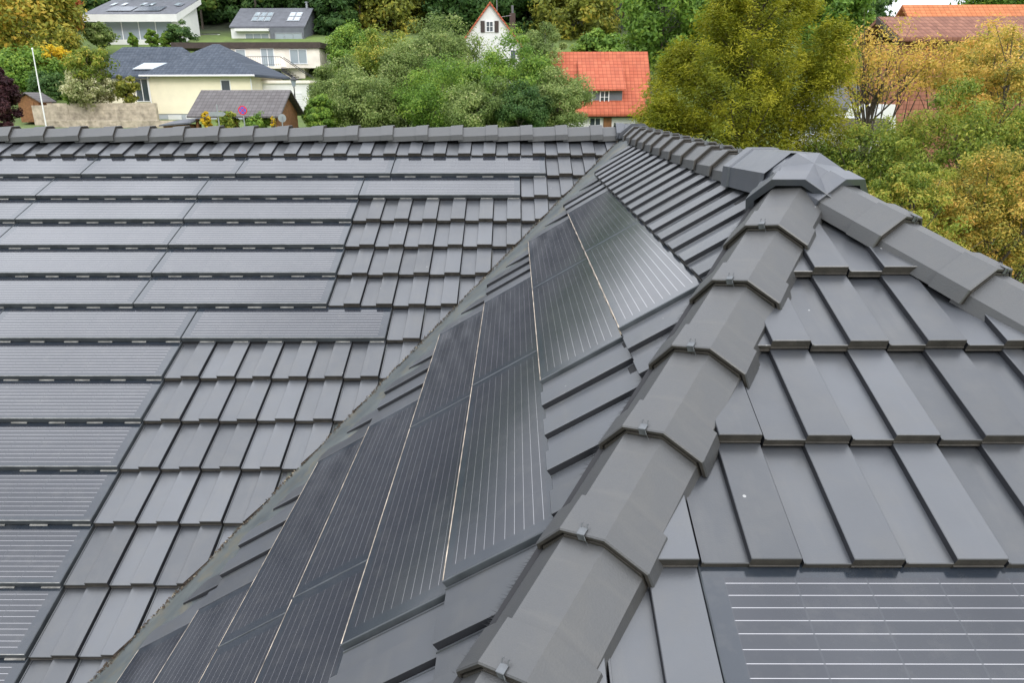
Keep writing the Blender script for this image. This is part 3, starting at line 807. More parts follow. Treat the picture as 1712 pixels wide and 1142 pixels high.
part(b, 'gutter', [hm['frame']], lambda m: (m.tube([(-.6, -.55, ez - .1), (wr + .6, -.55, ez - .1)], [.075, .075], 6), m.tube([(wr + .1, -.1, ez - .2), (wr + .1, -.1, .0)], [.05, .05], 6), m.tube([(-.12, -.08, ez - .2), (-.12, -.08, 0)], [.05, .05], 6)))
window(b, X(380, Y) - o_.x, 0, Z(143, Y) - o_.z, .75, .9, bars=0)
window(b, X(241, Y + 4) - o_.x, 3.9, Z(150, Y + 4) - o_.z, 1.15, 1.9, bars=1, name='terrace_door')
window(b, X(197, Y + 4) - o_.x, 3.9, Z(143, Y + 4) - o_.z, .8, 1.1, bars=0)
for px in (288, 317): part(b, 'garage_shutter', [hm['frame']], lambda m: [m.box((X(px, Y) - o_.x, -.03, .35 + .1 * k), (1.05 + .08 * (px < 300), .05, .085)) for k in range(9)])
sk = MB(); zr_ = Z(77, Y + 6.5) - o_.z
s0 = Vector((X(262, Y + 5) - o_.x, 4.2, ez + .75)); sk.add([(s0.x - 1.35, 4.0, ez + .58), (s0.x + .9, 4.0, ez + .58), (s0.x + 1.75, 5.45, ez + 1.42), (s0.x - .3, 5.45, ez + 1.42)], [(0, 1, 2, 3)], 0)
sk.build('skylight', [hm['paleglass']], b)
part(b, 'chimney', [hm['slate']], lambda m: m.box((X(199, Y + 7) - o_.x, 6.6, ez + 1.3), (.55, .5, 1.0)))

# --- terraced garden walls + lawn
def stone_wall(label, pts, h, th=.35):
    mb = MB(); r_ = random.Random(len(pts) * 7)
    for (x0, y0), (x1, y1) in zip(pts, pts[1:]):
        n = max(2, int(math.hypot(x1 - x0, y1 - y0) / .42)); z0 = -2.6
        lv = 8
        for k in range(n):
            for q in range(lv):
                a, bq = k / n, (k + 1) / n
                cx, cyq = x0 + (x1 - x0) * (a + bq) / 2, y0 + (y1 - y0) * (a + bq) / 2
                m4 = Matrix.Translation((cx, cyq, z0 + h * (q + .5) / lv)) @ Matrix.Rotation(math.atan2(y1 - y0, x1 - x0), 4, 'Z')
                mb.box((0, r_.uniform(-.012, .012), 0), (math.hypot(x1 - x0, y1 - y0) / n * r_.uniform(.97, 1.0), th, h / lv * r_.uniform(.96, 1.0)), 0, m4)
    o = mb.build('garden_wall', [hm['stone']]); return tag(o, label, 'wall')
stone_wall('pale rendered terrace wall below the yellow bungalow', [(X(78, 61), 61), (X(259, 60.5), 60.5)], 2.2)
stone_wall('low dry stone wall between the lawn and the terrace wall', [(X(60, 58), 58.6), (X(300, 58), 57.5)], .95)
mb = MB(); mb.box(((X(84, 64) + X(255, 64)) / 2, 63.3, -1.35), (X(255, 64) - X(84, 64), 4.1, 1.55)); tr2 = mb.build('terrace', [hm['stone']]); tr2['kind'] = 'structure'

# --- wooden shed far left
Y = 62; o_ = Vector((X(45, Y), Y, -1.9)); b = bldg('garden_shed', 'small brown wooden shed with low gable roof beside the flagpole', 'shed', o_)
part(b, 'wall', [hm['wood']], lambda m: gable_wall(m, -.85, .85, 0, 1.8, 0, 1.75, 2.25, 'Y'))
part(b, 'roof', [hm['cartile']], lambda m: gable_roof(m, -.85, .85, 0, 1.8, 1.8, 2.35, .08, 'Y', .25))
part(b, 'door', [hm['wood']], lambda m: m.box((.1, -.03, .8), (.7, .05, 1.5)))
# --- flagpole
Y = 57; p0 = at(76, 205, Y); p1 = at(54, 82, Y); mb = MB()
mb.tube([p0 + Vector((0, 0, -.4)), p0.lerp(p1, .5), p1], [.05, .045, .035], 10); mb.tube([p1, p1 + (p1 - p0).normalized() * .12], [.075, .03], 8)
fp = mb.build('flagpole', [hm['frame']]); tag(fp, 'leaning white flagpole standing on the lawn at far left', 'flagpole')

# --- carport with brown tiled roof
Y = 45; xl, xr_ = X(338, Y), X(486, Y); zr_ = Z(150, Y); ze = Z(188, Y - 2.1)
o_ = Vector((xl, Y - 2.2, -2.4)); b = bldg('wooden_carport', 'brown timber carport with grey tiled gable roof beside the street lamp', 'carport', o_); wd = xr_ - xl
part(b, 'roof', [hm['cartile']], lambda m: gable_roof(m, .3, wd - .25, 0, 4.4, ze - o_.z, zr_ - o_.z, .1, 'X', .3))
part(b, 'gable_wall', [hm['wood']], lambda m: gable_wall(m, wd - .4, wd - .3, .15, 4.25, .0, ze - o_.z - .05, zr_ - o_.z - .12, 'X'))
for xx in (.4, wd / 2, wd - .5):
    for yy in (.1, 4.2): part(b, 'post', [hm['wood']], lambda m: m.box((xx, yy, .6), (.14, .14, 1.3)))
part(b, 'side_shed', [hm['wood']], lambda m: m.box((-.55, .3, .45), (1.5, 1.6, 1.0)))
part(b, 'side_roof', [hm['slate']], lambda m: m.add([(-1.45, -.7, .95), (.35, -.7, 1.1), (.6, 1.3, 1.35), (-1.3, 1.3, 1.15), (-1.45, -.7, .87), (.35, -.7, 1.02), (.6, 1.3, 1.27), (-1.3, 1.3, 1.07)], [(0, 1, 2, 3), (7, 6, 5, 4), (0, 4, 5, 1), (1, 5, 6, 2), (2, 6, 7, 3), (3, 7, 4, 0)]))

# --- signs
def disc(mb, c, r, y, mi, n=28, th=.012):
    vs = [(c[0] + r * math.cos(2 * math.pi * k / n), y, c[1] + r * math.sin(2 * math.pi * k / n)) for k in range(n)]
    vs2 = [(a, y + th, c_) for a, _, c_ in vs]
    mb.add(vs + vs2, [tuple(range(n)), tuple(range(2 * n - 1, n - 1, -1))] + [(k, k + n, (k + 1) % n + n, (k + 1) % n) for k in range(n)], mi)
redm = mat('sign_red', (.62, .03, .05), .5, .05); bluem = mat('sign_blue', (.05, .12, .55), .5, .05)
Y = 40; p = at(405.5, 184, Y); s_ = empty('no_stopping_sign', (p.x, Y, -2.6), 'round blue and red no stopping sign in front of the carport', 'road sign'); zc = p.z + 2.6
part(s_, 'post', [hm['metal']], lambda m: m.tube([(0, .06, 0), (0, .06, zc + .2)], [.032, .032], 8))
def signf(m):
    disc(m, (0, zc), .235, 0, 1); disc(m, (0, zc), .175, -.006, 0, th=.006)
    for s in (-1, 1):
        m4 = Matrix.Translation((0, -.012, zc)) @ Matrix.Rotation(s * R(45), 4, 'Y'); m.box((0, -.001 * s, 0), (.36, .004, .042), 1, m4)
part(s_, 'sign_face', [bluem, redm], signf)
p = at(358, 196, Y); s_ = empty('direction_sign', (p.x, Y + .5, -2.6), 'grey back of an arrow shaped direction sign near the carport', 'road sign'); zc = p.z + 2.75
part(s_, 'post', [hm['metal']], lambda m: m.tube([(0, .06, 0), (0, .06, zc + .5)], [.035, .035], 8))
part(s_, 'sign_face', [hm['metal']], lambda m: m.add([(x, y, zc + z) for y in (0, -.03) for x, z in ((-.45, -.1), (-.45, .13), (.32, .13), (.46, .015), (.32, -.1))], [(0, 1, 2, 3, 4), (9, 8, 7, 6, 5)] + [(i, i + 5, (i + 1) % 5 + 5, (i + 1) % 5) for i in range(5)]))
p = at(462, 198, Y); s_ = empty('round_sign', (p.x, Y + 1, -2.6), 'grey back of a round sign at the right end of the carport', 'road sign'); zc = p.z + 2.6
part(s_, 'post', [hm['metal']], lambda m: m.tube([(0, -.05, 0), (0, -.05, zc + .1)], [.03, .03], 8))
part(s_, 'sign_face', [hm['metal']], lambda m: disc(m, (0, zc), .22, 0, 0))
# --- street lamp
p = at(491, 140, 50); s_ = empty('street_lamp', (p.x, 50, -2.4), 'dark post top street lamp right of the carport', 'street lamp'); zc = p.z + 2.4
part(s_, 'post', [hm['dk']], lambda m: m.tube([(0, 0, 0), (0, 0, .5), (0, 0, .6), (0, 0, zc - .15)], [.085, .08, .05, .035], 10))
part(s_, 'lantern', [hm['paleglass']], lambda m: m.tube([(0, 0, zc - .15), (0, 0, zc + .22)], [.10, .19], 6))
part(s_, 'lantern_cap', [hm['dk']], lambda m: m.tube([(0, 0, zc + .22), (0, 0, zc + .30), (0, 0, zc + .42), (0, 0, zc + .5)], [.24, .2, .06, .02], 8))

# --- white garage block
Y = 67; o_ = Vector((X(425, Y), Y, -1.6)); b = bldg('garage_block', 'low white flat roofed garage block behind the street lamp', 'garage', o_); wd = X(518, Y) - o_.x; hh = Z(139, Y) - o_.z
part(b, 'wall', [hm['white']], lambda m: m.box((wd / 2, 3, hh / 2), (wd, 6, hh)))
part(b, 'roof_slab', [hm['warm']], lambda m: m.box((wd / 2, 3, hh + .12), (wd + .35, 6.3, .24)))
part(b, 'garage_door', [hm['frame']], lambda m: [m.box((wd / 2, -.03, .35 + .2 * k), (wd * .72, .05, .17)) for k in range(9)])
# --- long flat-roofed building with terrace
Y = 78; o_ = Vector((X(352, Y), Y, -.6)); b = bldg('flat_roofed_house', 'long weathered white house with dark flat roof edge and outside stairs', 'house', o_); wd = X(538, Y) - o_.x; ht = Z(80, Y) - o_.z; hf = Z(113, Y) - o_.z
part(b, 'wall', [hm['warm']], lambda m: (m.box((wd / 2, 5, ht / 2 + hf / 2), (wd, 9, ht - hf)), m.box((wd * .42, 5.6, hf / 2), (wd * .84, 9, hf - .02))))
part(b, 'flat_roof', [hm['brownfascia']], lambda m: m.box(((wd - 3.2) / 2, 4.9, ht + .3), (wd + 3.6, 9.3, .55)))
for px, w in ((363, 1.0), (384, .95), (408, .95), (503, 1.7)): window(b, X(px, Y) - o_.x, .5, Z(94, Y) - o_.z, w, 1.35, gl='paleglass', bars=1 if w > 1.2 else 0)
window(b, X(452, Y) - o_.x, .5, Z(98, Y) - o_.z, 1.3, 2.0, bars=1, name='balcony_door', gl='paleglass')
window(b, X(453, Y) - o_.x, 1.1, Z(128, Y) - o_.z, .9, 1.2, bars=1); window(b, X(464, Y) - o_.x, 1.1, Z(128, Y) - o_.z + .02, .0 + .7, 1.2, bars=0)
part(b, 'balcony', [hm['warm']], lambda m: m.box((wd * .37, -.3, hf + .0), (wd * .64, 1.7, .22)))
def rail(m):
    x0, x1 = .2, wd * .69
    m.tube([(x0, -1.1, hf + 1.0), (x1, -1.1, hf + 1.0)], [.03, .03], 5); m.tube([(x0, -1.1, hf + .25), (x1, -1.1, hf + .25)], [.02, .02], 5)
    n = 34
    for k in range(n + 1): m.tube([(x0 + (x1 - x0) * k / n, -1.1, hf + .1), (x0 + (x1 - x0) * k / n, -1.1, hf + 1.0)], [.012, .012], 4)
part(b, 'railing', [hm['dk']], rail)
def stairs(m):
    x0 = wd * .69
    for k in range(11): m.box((x0 + .28 * k + .14, -.5, hf - .12 - .19 * k), (.30, 1.1, .08))
    for yy in (-1.08, .0): m.tube([(x0, yy, hf + 1.0), (x0 + 3.1, yy, hf - 1.1)], [.035, .035], 5)
    m.add([(x0, -1.1, hf - .05), (x0 + 3.1, -1.1, hf - 2.15), (x0 + 3.1, -1.1, hf - 2.4), (x0, -1.1, hf - .35)], [(0, 1, 2, 3)])
part(b, 'stairs', [hm['dk']], stairs)

# --- modern white house, top left
Y = 90; o_ = Vector((X(176, Y), Y, 5.2)); b = bldg('modern_white_house', 'modern white house with huge window band and roof solar panels', 'house', o_); wd = X(310, Y) - o_.x
zt = Z(30, Y) - o_.z; zb2 = Z(68, Y) - o_.z; ztop = Z(-2, Y + 5.5) - o_.z
part(b, 'wall', [hm['white']], lambda m: (m.add([(x, y, z) for x in (0, wd + .5) for y, z in ((.9, -1.5), (.9, zt + .3), (5.4, ztop - .1), (5.6, -1.5))], [(0, 1, 2, 3), (7, 6, 5, 4), (0, 4, 5, 1), (1, 5, 6, 2), (2, 6, 7, 3)]), m.box((wd / 2 + .4, .2, zb2 - .45), (wd + .6, 1.6, 1.2))))
part(b, 'roof', [hm['slate'], hm['white']], lambda m: (m.add([(-.9, -.3, zt + .45), (wd + .4, -.3, zt + .45), (wd + 1.0, 5.8, ztop + .15), (0.1, 5.8, ztop + .15)], [(0, 1, 2, 3)], 0), m.add([(-.9, -.3, zt + .44), (wd + .4, -.3, zt + .44), (wd + .4, -.3, zt - .35), (-.9, -.3, zt - .35), (wd + 1.0, 5.8, ztop + .1), (wd + 1.0, 5.8, ztop - .5), (.1, 5.8, ztop + .1), (.1, 5.8, ztop - .5)], [(0, 1, 2, 3), (1, 4, 5, 2), (0, 3, 7, 6), (3, 2, 5, 7)], 1)))
window(b, wd / 2 + .1, .86, (zt + zb2) / 2, wd * .83, zt - zb2 - .35, bars=3, gl='paleglass', t=.1)  # pale glass colour paints a bluish reflection into the window band
def rp(u0, u1, v0, v1, lift):
    def P(u, v): return ((-.9 + 1.0 * v) + (wd + 1.3 - .3 * v) * u, -.3 + 6.1 * v, zt + .45 + (ztop - zt - .3) * v + lift)
    return [P(u0, v0), P(u1, v0), P(u1, v1), P(u0, v1)]
for (u0, u1) in ((.2, .47), (.49, .78)): part(b, 'solar_array', [hm['pvroof']], lambda m: m.add(rp(u0, u1, .15, .42, .1), [(0, 1, 2, 3)]))
for u in (.12, .24, .45, .55, .83): part(b, 'skylight', [hm['paleglass']], lambda m: m.add(rp(u, u + .045, .5, .66, .09), [(0, 1, 2, 3)]))
for u in (.5, .86): part(b, 'skylight', [hm['pvroof']], lambda m: m.add(rp(u, u + .06, .46, .64, .07), [(0, 1, 2, 3)]))
part(b, 'chimney', [hm['metal']], lambda m: m.box((wd * .22, 5.3, ztop + .3), (.5, .5, 1.3)))
# --- small white annex and pole between the two upper houses
Y = 97; o_ = Vector((X(330, Y), Y, 6.2)); b = bldg('white_annex', 'small low white building between the two upper houses', 'building', o_)
part(b, 'wall', [hm['white']], lambda m: m.box((1.9, 2, Z(56, Y) / 2 - 3.1), (3.7, 4, Z(56, Y) - 6.2)))
part(b, 'roof', [hm['metal']], lambda m: m.add([(-.1, -.2, Z(56, Y) - 6.15), (3.6, -.2, Z(56, Y) - 6.15), (3.2, 4.2, Z(50, Y) - 6.2), (0, 4.2, Z(50, Y) - 6.2)], [(0, 1, 2, 3)]))
part(b, 'flue', [mat('rusty_flue', (.3, .12, .07), .8)], lambda m: m.tube([(1.1, -.4, 0), (1.1, -.4, Z(36, Y) - 6.2)], [.1, .1], 8))
# --- grey house
Y = 93; o_ = Vector((X(399, Y), Y, 6.0)); b = bldg('grey_house', 'dark grey two tone house with slate roof and six pane skylights', 'house', o_); wd = X(519, Y) - o_.x
ze = Z(45, Y) - o_.z; zt = Z(13, Y + 4.5) - o_.z; zb2 = -1
part(b, 'wall', [hm['white'], hm['darkgrey']], lambda m: (m.box((wd * .27, 4.5, (ze - .1 - 1) / 2), (wd * .54, 9, ze + .9), 0), m.box((wd * .77, 4.3, (ze - .1 - 1) / 2), (wd * .46, 9.4, ze + .9), 1)))
part(b, 'gable_wall', [hm['darkgrey']], lambda m: gable_wall(m, 0.02, wd - .02, .02, 8.98, ze - .1, ze + .05, zt - .1, 'X'))
part(b, 'roof', [hm['slate']], lambda m: gable_roof(m, 0, wd, 0, 9, ze + .15, zt, .16, 'X', .12))
window(b, wd * .35, 0, Z(64, Y) - o_.z, wd * .32, 1.1, bars=2, gl='paleglass'); window(b, wd * .79, -.4, Z(64, Y) - o_.z, wd * .36, 1.15, bars=2, gl='paleglass', fr='metal')
part(b, 'awning', [hm['white']], lambda m: m.box((wd * .3, -.3, Z(50, Y) - o_.z), (wd * .46, .7, .28)))
sl = (zt - ze - .15) / 4.5
for (u0, n) in ((.24, 3), (.73, 2)):
    fr_ = MB(); pn = MB()
    for a in range(n):
        for q in range(2):
            x0 = wd * u0 + a * .78; v0 = 1.05 + q * 1.15
            def P(dx, dv, lf): return (x0 + dx, v0 + dv, ze + .15 + sl * (v0 + dv) + lf)
            fr_.add([P(0, 0, .06), P(.74, 0, .06), P(.74, 1.08, .06), P(0, 1.08, .06)], [(0, 1, 2, 3)]); pn.add([P(.1, .1, .09), P(.64, .1, .09), P(.64, .98, .09), P(.1, .98, .09)], [(0, 1, 2, 3)])
    f = fr_.build('skylight', [hm['metal']], b); pn.build('pane', [hm['paleglass']], f)
part(b, 'chimney', [hm['metal']], lambda m: (m.tube([(wd * .92, 4.6, zt - .3), (wd * .92, 4.6, zt + .6)], [.16, .16], 8), m.tube([(wd * .92, 4.6, zt + .6), (wd * .92, 4.6, zt + .7)], [.24, .24], 8)))
# --- white gabled house with red verge
Y = 70; xm = X(821, Y); zt = Z(3, Y); o_ = Vector((xm, Y, -1.5)); b = bldg('white_gabled_house', 'steep white gabled house with red roof edge and one shuttered window', 'house', o_)
hw = 4.2; sl = (Z(3, Y) - Z(70, Y)) / (X(868, Y) - xm); ze = zt - o_.z - hw * sl
part(b, 'wall', [hm['white']], lambda m: gable_wall(m, -hw, hw, 0, 9, 0, ze, zt - o_.z - .1, 'Y'))
part(b, 'roof', [hm['orangetile']], lambda m: gable_roof(m, -hw, hw, 0, 9, ze, zt - o_.z, .2, 'Y', .22))
wz = Z(45, Y) - o_.z; wx = X(820, Y) - xm; window(b, wx, 0, wz, .62, .85, bars=1, hbars=1)
for s in (-1, 1): part(b, 'shutter', [hm['shut']], lambda m: m.box((wx + s * .62, -.05, wz), (.36, .05, .95)))
window(b, X(858, Y) - xm, 0, Z(92, Y) - o_.z, .5, .8, bars=0, gl='glass')
part(b, 'chimney', [hm['brownfascia']], lambda m: m.box((X(857, Y + 5) - xm, 5, Z(35, Y) - o_.z), (.55, .55, 2.2)))
part(b, 'flue', [hm['zinc'] if 'zinc' in hm else M['zinc']], lambda m: m.tube([(X(857, Y + 5) - xm, 5, Z(20, Y) - o_.z), (X(857, Y + 5) - xm, 5, Z(-2, Y) - o_.z)], [.12, .12], 8))
part(b, 'aerial', [hm['metal']], lambda m: (m.tube([(X(832, Y + 3) - xm, 3, Z(20, Y) - o_.z), (X(832, Y + 3) - xm, 3, Z(-8, Y) - o_.z)], [.03, .03], 5), m.tube([(X(838, Y + 3) - xm, 3, Z(23, Y) - o_.z), (X(855, Y + 3) - xm, 3, Z(20, Y) - o_.z)], [.02, .02], 5)))
# --- red roofed house
Y = 55; x0, x1 = X(925, Y + 3), X(1076, Y + 3); o_ = Vector((x0, Y, -3.2)); b = bldg('red_roofed_house', 'house with bright orange red tiled roof and dark dormer window', 'house', o_); wd = x1 - x0
zr_ = Z(87, Y + 3.6) - o_.z; ze = Z(192, Y) - o_.z
part(b, 'wall', [hm['white']], lambda m: gable_wall(m, .1, wd - .1, .3, 7.2, 0, ze - .1, zr_ - .25, 'X'))
part(b, 'roof', [hm['orangetile']], lambda m: gable_roof(m, 0, wd, 0, 7.5, ze + .35, zr_, .2, 'X', .25))
part(b, 'eave_board', [hm['brownfascia']], lambda m: m.box((wd / 2, .1, ze - .12), (wd, .3, .22)))
sl = (zr_ - ze) / 3.75
dx0, dx1 = X(975, Y) - x0, X(1042, Y) - x0; dz0, dz1 = Z(178, Y) - o_.z, Z(149, Y) - o_.z; ydm = .55
part(b, 'dormer_wall', [hm['darkgrey']], lambda m: m.box(((dx0 + dx1) / 2, ydm + 1.0, (dz0 + dz1) / 2), (dx1 - dx0, 2.0, dz1 - dz0)))
part(b, 'dormer_roof', [hm['orangetile']], lambda m: m.add([(dx0 - .25, ydm - .35, dz1 - .02), (dx1 + .2, ydm - .35, dz1 - .02), (dx1 + .2, 3.0, dz1 + 2.05), (dx0 - .25, 3.0, dz1 + 2.05), (dx0 - .25, ydm - .35, dz1 - .14), (dx1 + .2, ydm - .35, dz1 - .14), (dx1 + .2, 3.0, dz1 + 1.9), (dx0 - .25, 3.0, dz1 + 1.9)], [(0, 1, 2, 3), (0, 4, 5, 1), (1, 5, 6, 2), (0, 3, 7, 4), (7, 6, 5, 4)]))
window(b, X(1012, Y) - x0, ydm, (dz0 + dz1) / 2 + .02, .62, .85, bars=1, hbars=1); window(b, X(984, Y) - x0, ydm, (dz0 + dz1) / 2 + .02, .62, .85, bars=1, hbars=1)
window(b, X(997, Y) - x0, .3, Z(206, Y) - o_.z, .8, .7, bars=1); part(b, 'door', [hm['wood']], lambda m: m.box((X(1018, Y) - x0, .26, Z(212, Y) - o_.z), (.6, .08, 1.3)))

# --- tile-hung house on the right
Y = 30; x0 = X(1482, Y); o_ = Vector((x0, Y, -3.0)); b = bldg('tile_hung_house', 'tall house with red brown tile hung walls and old tiled roof', 'house', o_); wd = 11.5
zr_ = Z(30, Y + 1.8) - o_.z; ze = Z(64, Y) - o_.z
part(b, 'wall', [hm['cladding']], lambda m: m.box((wd / 2 + .3, 1.8, ze / 2 - .1), (wd - .3, 3.3, ze - .1)))
part(b, 'roof', [hm['browntile']], lambda m: gable_roof(m, 0.35, wd, 0, 3.6, ze + .1, zr_, .14, 'X', .3))
part(b, 'white_gable', [hm['white']], lambda m: m.add([(-1.2, -.6, -.2), (.5, -.6, -.2), (.4, -.6, 1.0), (.1, -.6, 2.7), (-.25, -.6, 2.7), (-1.2, 2.5, -.2), (.5, 2.5, -.2), (.4, 2.5, 1), (.1, 2.5, 2.7), (-.25, 2.5, 2.7)], [(0, 1, 2, 3, 4), (9, 8, 7, 6, 5), (0, 4, 9, 5), (4, 3, 8, 9), (3, 2, 7, 8)]))
window(b, -.3, -.6, .75, .42, .9, bars=1, gl='glass')
window(b, X(1642, Y) - x0, .2, Z(84, Y) - o_.z, .45, .62, bars=1); window(b, X(1700, Y) - x0, .2, Z(84, Y) - o_.z, .45, .62, bars=1)
part(b, 'bargeboard', [hm['shut']], lambda m: m.add([(-.02, -.32, ze - .1), (-.02, 1.8, zr_ - .02), (-.02, 1.8, zr_ - .28), (-.02, -.32, ze - .36), (0.03, -.32, ze - .1), (0.03, 1.8, zr_ - .02), (0.03, 1.8, zr_ - .28), (0.03, -.32, ze - .36)], [(0, 1, 2, 3), (7, 6, 5, 4), (0, 4, 5, 1), (3, 2, 6, 7)]))
Y = 37; x0 = X(1552, Y); o_ = Vector((x0, Y, -2.5)); b = bldg('orange_roofed_house', 'house with faded orange roof rising behind the tile hung house', 'house', o_)
zr_ = Z(10, Y + 3.4) - o_.z; ze = zr_ - 3.0
part(b, 'wall', [hm['white']], lambda m: gable_wall(m, .2, 13.8, .2, 6.8, 0, ze, zr_ - .2, 'X'))
part(b, 'roof', [hm['orangeold']], lambda m: gable_roof(m, 0, 14, 0, 7, ze + .1, zr_, .16, 'X', .25))
# --- small slate blue house + fence
Y = 40; x0 = X(1372, Y); o_ = Vector((x0, Y, -2.8)); b = bldg('slate_blue_house', 'small blue grey house with two white windows behind the dark fence', 'house', o_)
zt = Z(178, Y) - o_.z
part(b, 'wall', [hm['grey']], lambda m: m.box((1.4, 2, zt / 2), (2.9, 4, zt)))
part(b, 'roof', [hm['slate']], lambda m: gable_roof(m, 0, 2.9, 0, 4, zt, zt + 1.3, .12, 'X', .2))
window(b, X(1399, Y) - x0, 0, Z(194, Y) - o_.z, .5, .55, bars=1, hbars=1); window(b, X(1418, Y) - x0, 0, Z(193, Y) - o_.z, .42, .5, bars=1, hbars=1)
Y = 27; b = empty('board_fence', (X(1408, Y), Y, -3.0), 'dark grey vertical board fence in front of the blue grey house', 'fence')
def boards(m):
    r_ = random.Random(2)
    for k in range(17): m.box((.06 + k * .105, r_.uniform(-.008, .008), 1.1 + Z(215, Y) + 1.85), (.098, .025, Z(200, Y) - Z(236, Y) + r_.uniform(-.02, .02)))
part(b, 'boards', [hm['greywood']], boards)
for k in range(3): part(b, 'post', [hm['greywood']], lambda m: m.box((.02 + k * .86, .06, .9), (.09, .09, 2.4)))
mb = MB(); Y = 25.5; mb.box((X(1392, Y), Y, -1.9), (2.6, .25, 1.35)); pw = mb.build('plastered_wall', [hm['white']]); tag(pw, 'low white plastered wall below the board fence', 'wall')

# ------------------------------------------------------------------ individual trees and shrubs
def TP(px, py, Y): return tuple(at(px, py, Y))
def place(name, label, cat, px, py_top, py_bot, wpx, Y, lm, dens=1.0, leafpx=5.0, group=None, yd=None, base_z=None, **kw):
    """crown box from the photo: centre column px, top and bottom rows, width wpx at depth Y"""
    c = at(px, (py_top + py_bot) / 2, Y); s = Y / FPX
    rz_ = (py_bot - py_top) / 2 * s; rx = wpx / 2 * s
    leaf = leafpx * s / 2
    gz = ground_z(c.x, Y) if base_z is None else base_z
    clr = kw.pop('clr', .27) * rx
    ncl = int(kw.pop('ncl', 110) * dens)
    return tree(name, label, cat, (c.x, Y, min(gz, c.z - rz_ * .5)), tuple(c), (rx * .92, (yd or rx) * .92, rz_ * .92), lm, ncl=ncl, clr=clr, leaf=leaf, group=group, **kw)

# left side
place('autumn_tree', 'yellow green autumn tree at the upper left corner', 'tree', 38, -60, 108, 190, 80, 'autumn', per=130, leafpx=7, ncl=150)
place('autumn_tree', 'orange red leaved tree between the autumn tree and the white house', 'tree', 102, -30, 60, 60, 84, 'red', per=80, leafpx=6, ncl=60)
place('autumn_tree', 'brownish bare twigged bush left of the modern white house', 'tree', 92, 40, 112, 80, 76, 'autumn', per=60, leafpx=5, ncl=70, tintmix=(.4, -.05, .5))
place('conifer', 'dark green tree left of the modern white house', 'tree', 140, -50, 70, 90, 104, 'dark', per=110, leafpx=8)
place('shrub', 'dark purple leaved shrub at the left edge', 'shrub', 0, 108, 210, 52, 50, 'purple', per=120, leafpx=5)
place('shrub', 'shrub with bright yellow leaves behind the flagpole', 'shrub', 84, 80, 108, 60, 72, 'yellow', per=60, leafpx=5, ncl=40)
place('shrub', 'dark round green shrub between shed and flowering bush', 'shrub', 78, 118, 170, 56, 66, 'dark', per=90, leafpx=5, ncl=70)
place('shrub', 'light green bush right of the flagpole above the shed', 'shrub', 45, 90, 150, 110, 70, 'green', per=110, leafpx=5)
place('shrub', 'round clipped bush below the modern white house', 'shrub', 165, 42, 72, 48, 84, 'willow', per=80, leafpx=4, ncl=70)
place('small_tree', 'thin lime green tree in front of the bungalow roof', 'tree', 150, 78, 130, 78, 61, 'lime', per=60, leafpx=5, ncl=80, hollow=.2)
place('shrub', 'white flowering bush on the terrace of the bungalow', 'shrub', 149, 116, 172, 82, 61.5, 'white', per=110, leafpx=4.5, ncl=100, base_z=-1.3)
place('shrub', 'round reddish green bush beside the terrace door', 'shrub', 212, 130, 170, 38, 62, 'autumn', per=90, leafpx=4, ncl=60, base_z=-1.3, tintmix=(.3, -.05, .45))
place('shrub', 'small green bush at the left corner of the terrace', 'shrub', 118, 148, 172, 26, 61, 'green', per=80, leafpx=4, ncl=40, base_z=-1.3)
for k, (px, t_, b_, w) in enumerate(((253, 52, 76, 22), (280, 56, 78, 24), (301, 40, 74, 46), (222, 58, 78, 16))):
    place('shrub', ['slim green shrub under the left part of the window band', 'low green shrub under the middle of the window band', 'big green shrub at the right end of the window band', 'smallest green shrub below the left end of the window band'][k], 'shrub', px, t_, b_, w, 86, 'green' if k != 2 else 'dark', per=70, leafpx=4, ncl=50)
place('shrub', 'bright yellow green bush left of the direction sign', 'shrub', 345, 190, 212, 18, 42, 'yellow', per=60, leafpx=4, ncl=36)
place('shrub', 'fresh green bush between the two road signs', 'shrub', 378, 188, 214, 36, 42.5, 'lime', per=80, leafpx=4, ncl=60)
place('shrub', 'green bush right of the no stopping sign', 'shrub', 430, 188, 216, 46, 43, 'green', per=80, leafpx=4, ncl=60)
place('shrub', 'tiny yellow bush beside the round sign', 'shrub', 456, 194, 212, 9, 41.6, 'yellow', per=40, leafpx=3, ncl=24)
# bushes in the middle
mid = [(592, 50, 130, 100, 80, 'green', 'green bush right of the flat roofed house'), (570, 110, 200, 120, 58, 'willow', 'grey green bush left end of the big bush group'),
       (535, 165, 225, 60, 46, 'green', 'low pale bush next to the street lamp'), (640, 62, 160, 150, 66, 'lime', 'yellow green tree top in the middle of the bush group'),
       (610, 130, 225, 150, 48, 'willow', 'grey green bush just above the roof ridge'), (735, 44, 150, 150, 60, 'willow', 'tall pale willow left of the gabled house'),
       (740, 110, 225, 190, 47, 'green', 'broad green bush below the gabled house'), (680, 80, 200, 120, 50, 'willow', 'feathery grey green bush in the centre of the group'),
       (850, 72, 210, 150, 45, 'green', 'green bush in front of the gabled house wall'), (905, 50, 200, 110, 60, 'willow', 'tall bush between the gabled and the red roofed house'),
       (930, 118, 222, 130, 44, 'willow', 'grey green tree in front of the red roof'), (800, 140, 225, 150, 43, 'willow', 'pale twiggy bush nearest the ridge in the middle'), (868, 150, 224, 110, 42, 'dark', 'dark green bush left of the red roofed house')]
for px, t_, b_, w, Y, lm, lab in mid:
    place('large_bush', lab, 'bush', px, t_, b_, w, Y, lm, per=230, leafpx=3.7, ncl=150, trunk_r=.1, limbs=16, hollow=.35, clr=.22, bark=palebark)
place('shrub', 'bare greyish bush right of the red roofed house', 'shrub', 1092, 120, 200, 34, 52, 'willow', per=26, leafpx=3, ncl=40, limbs=24, bark=palebark)
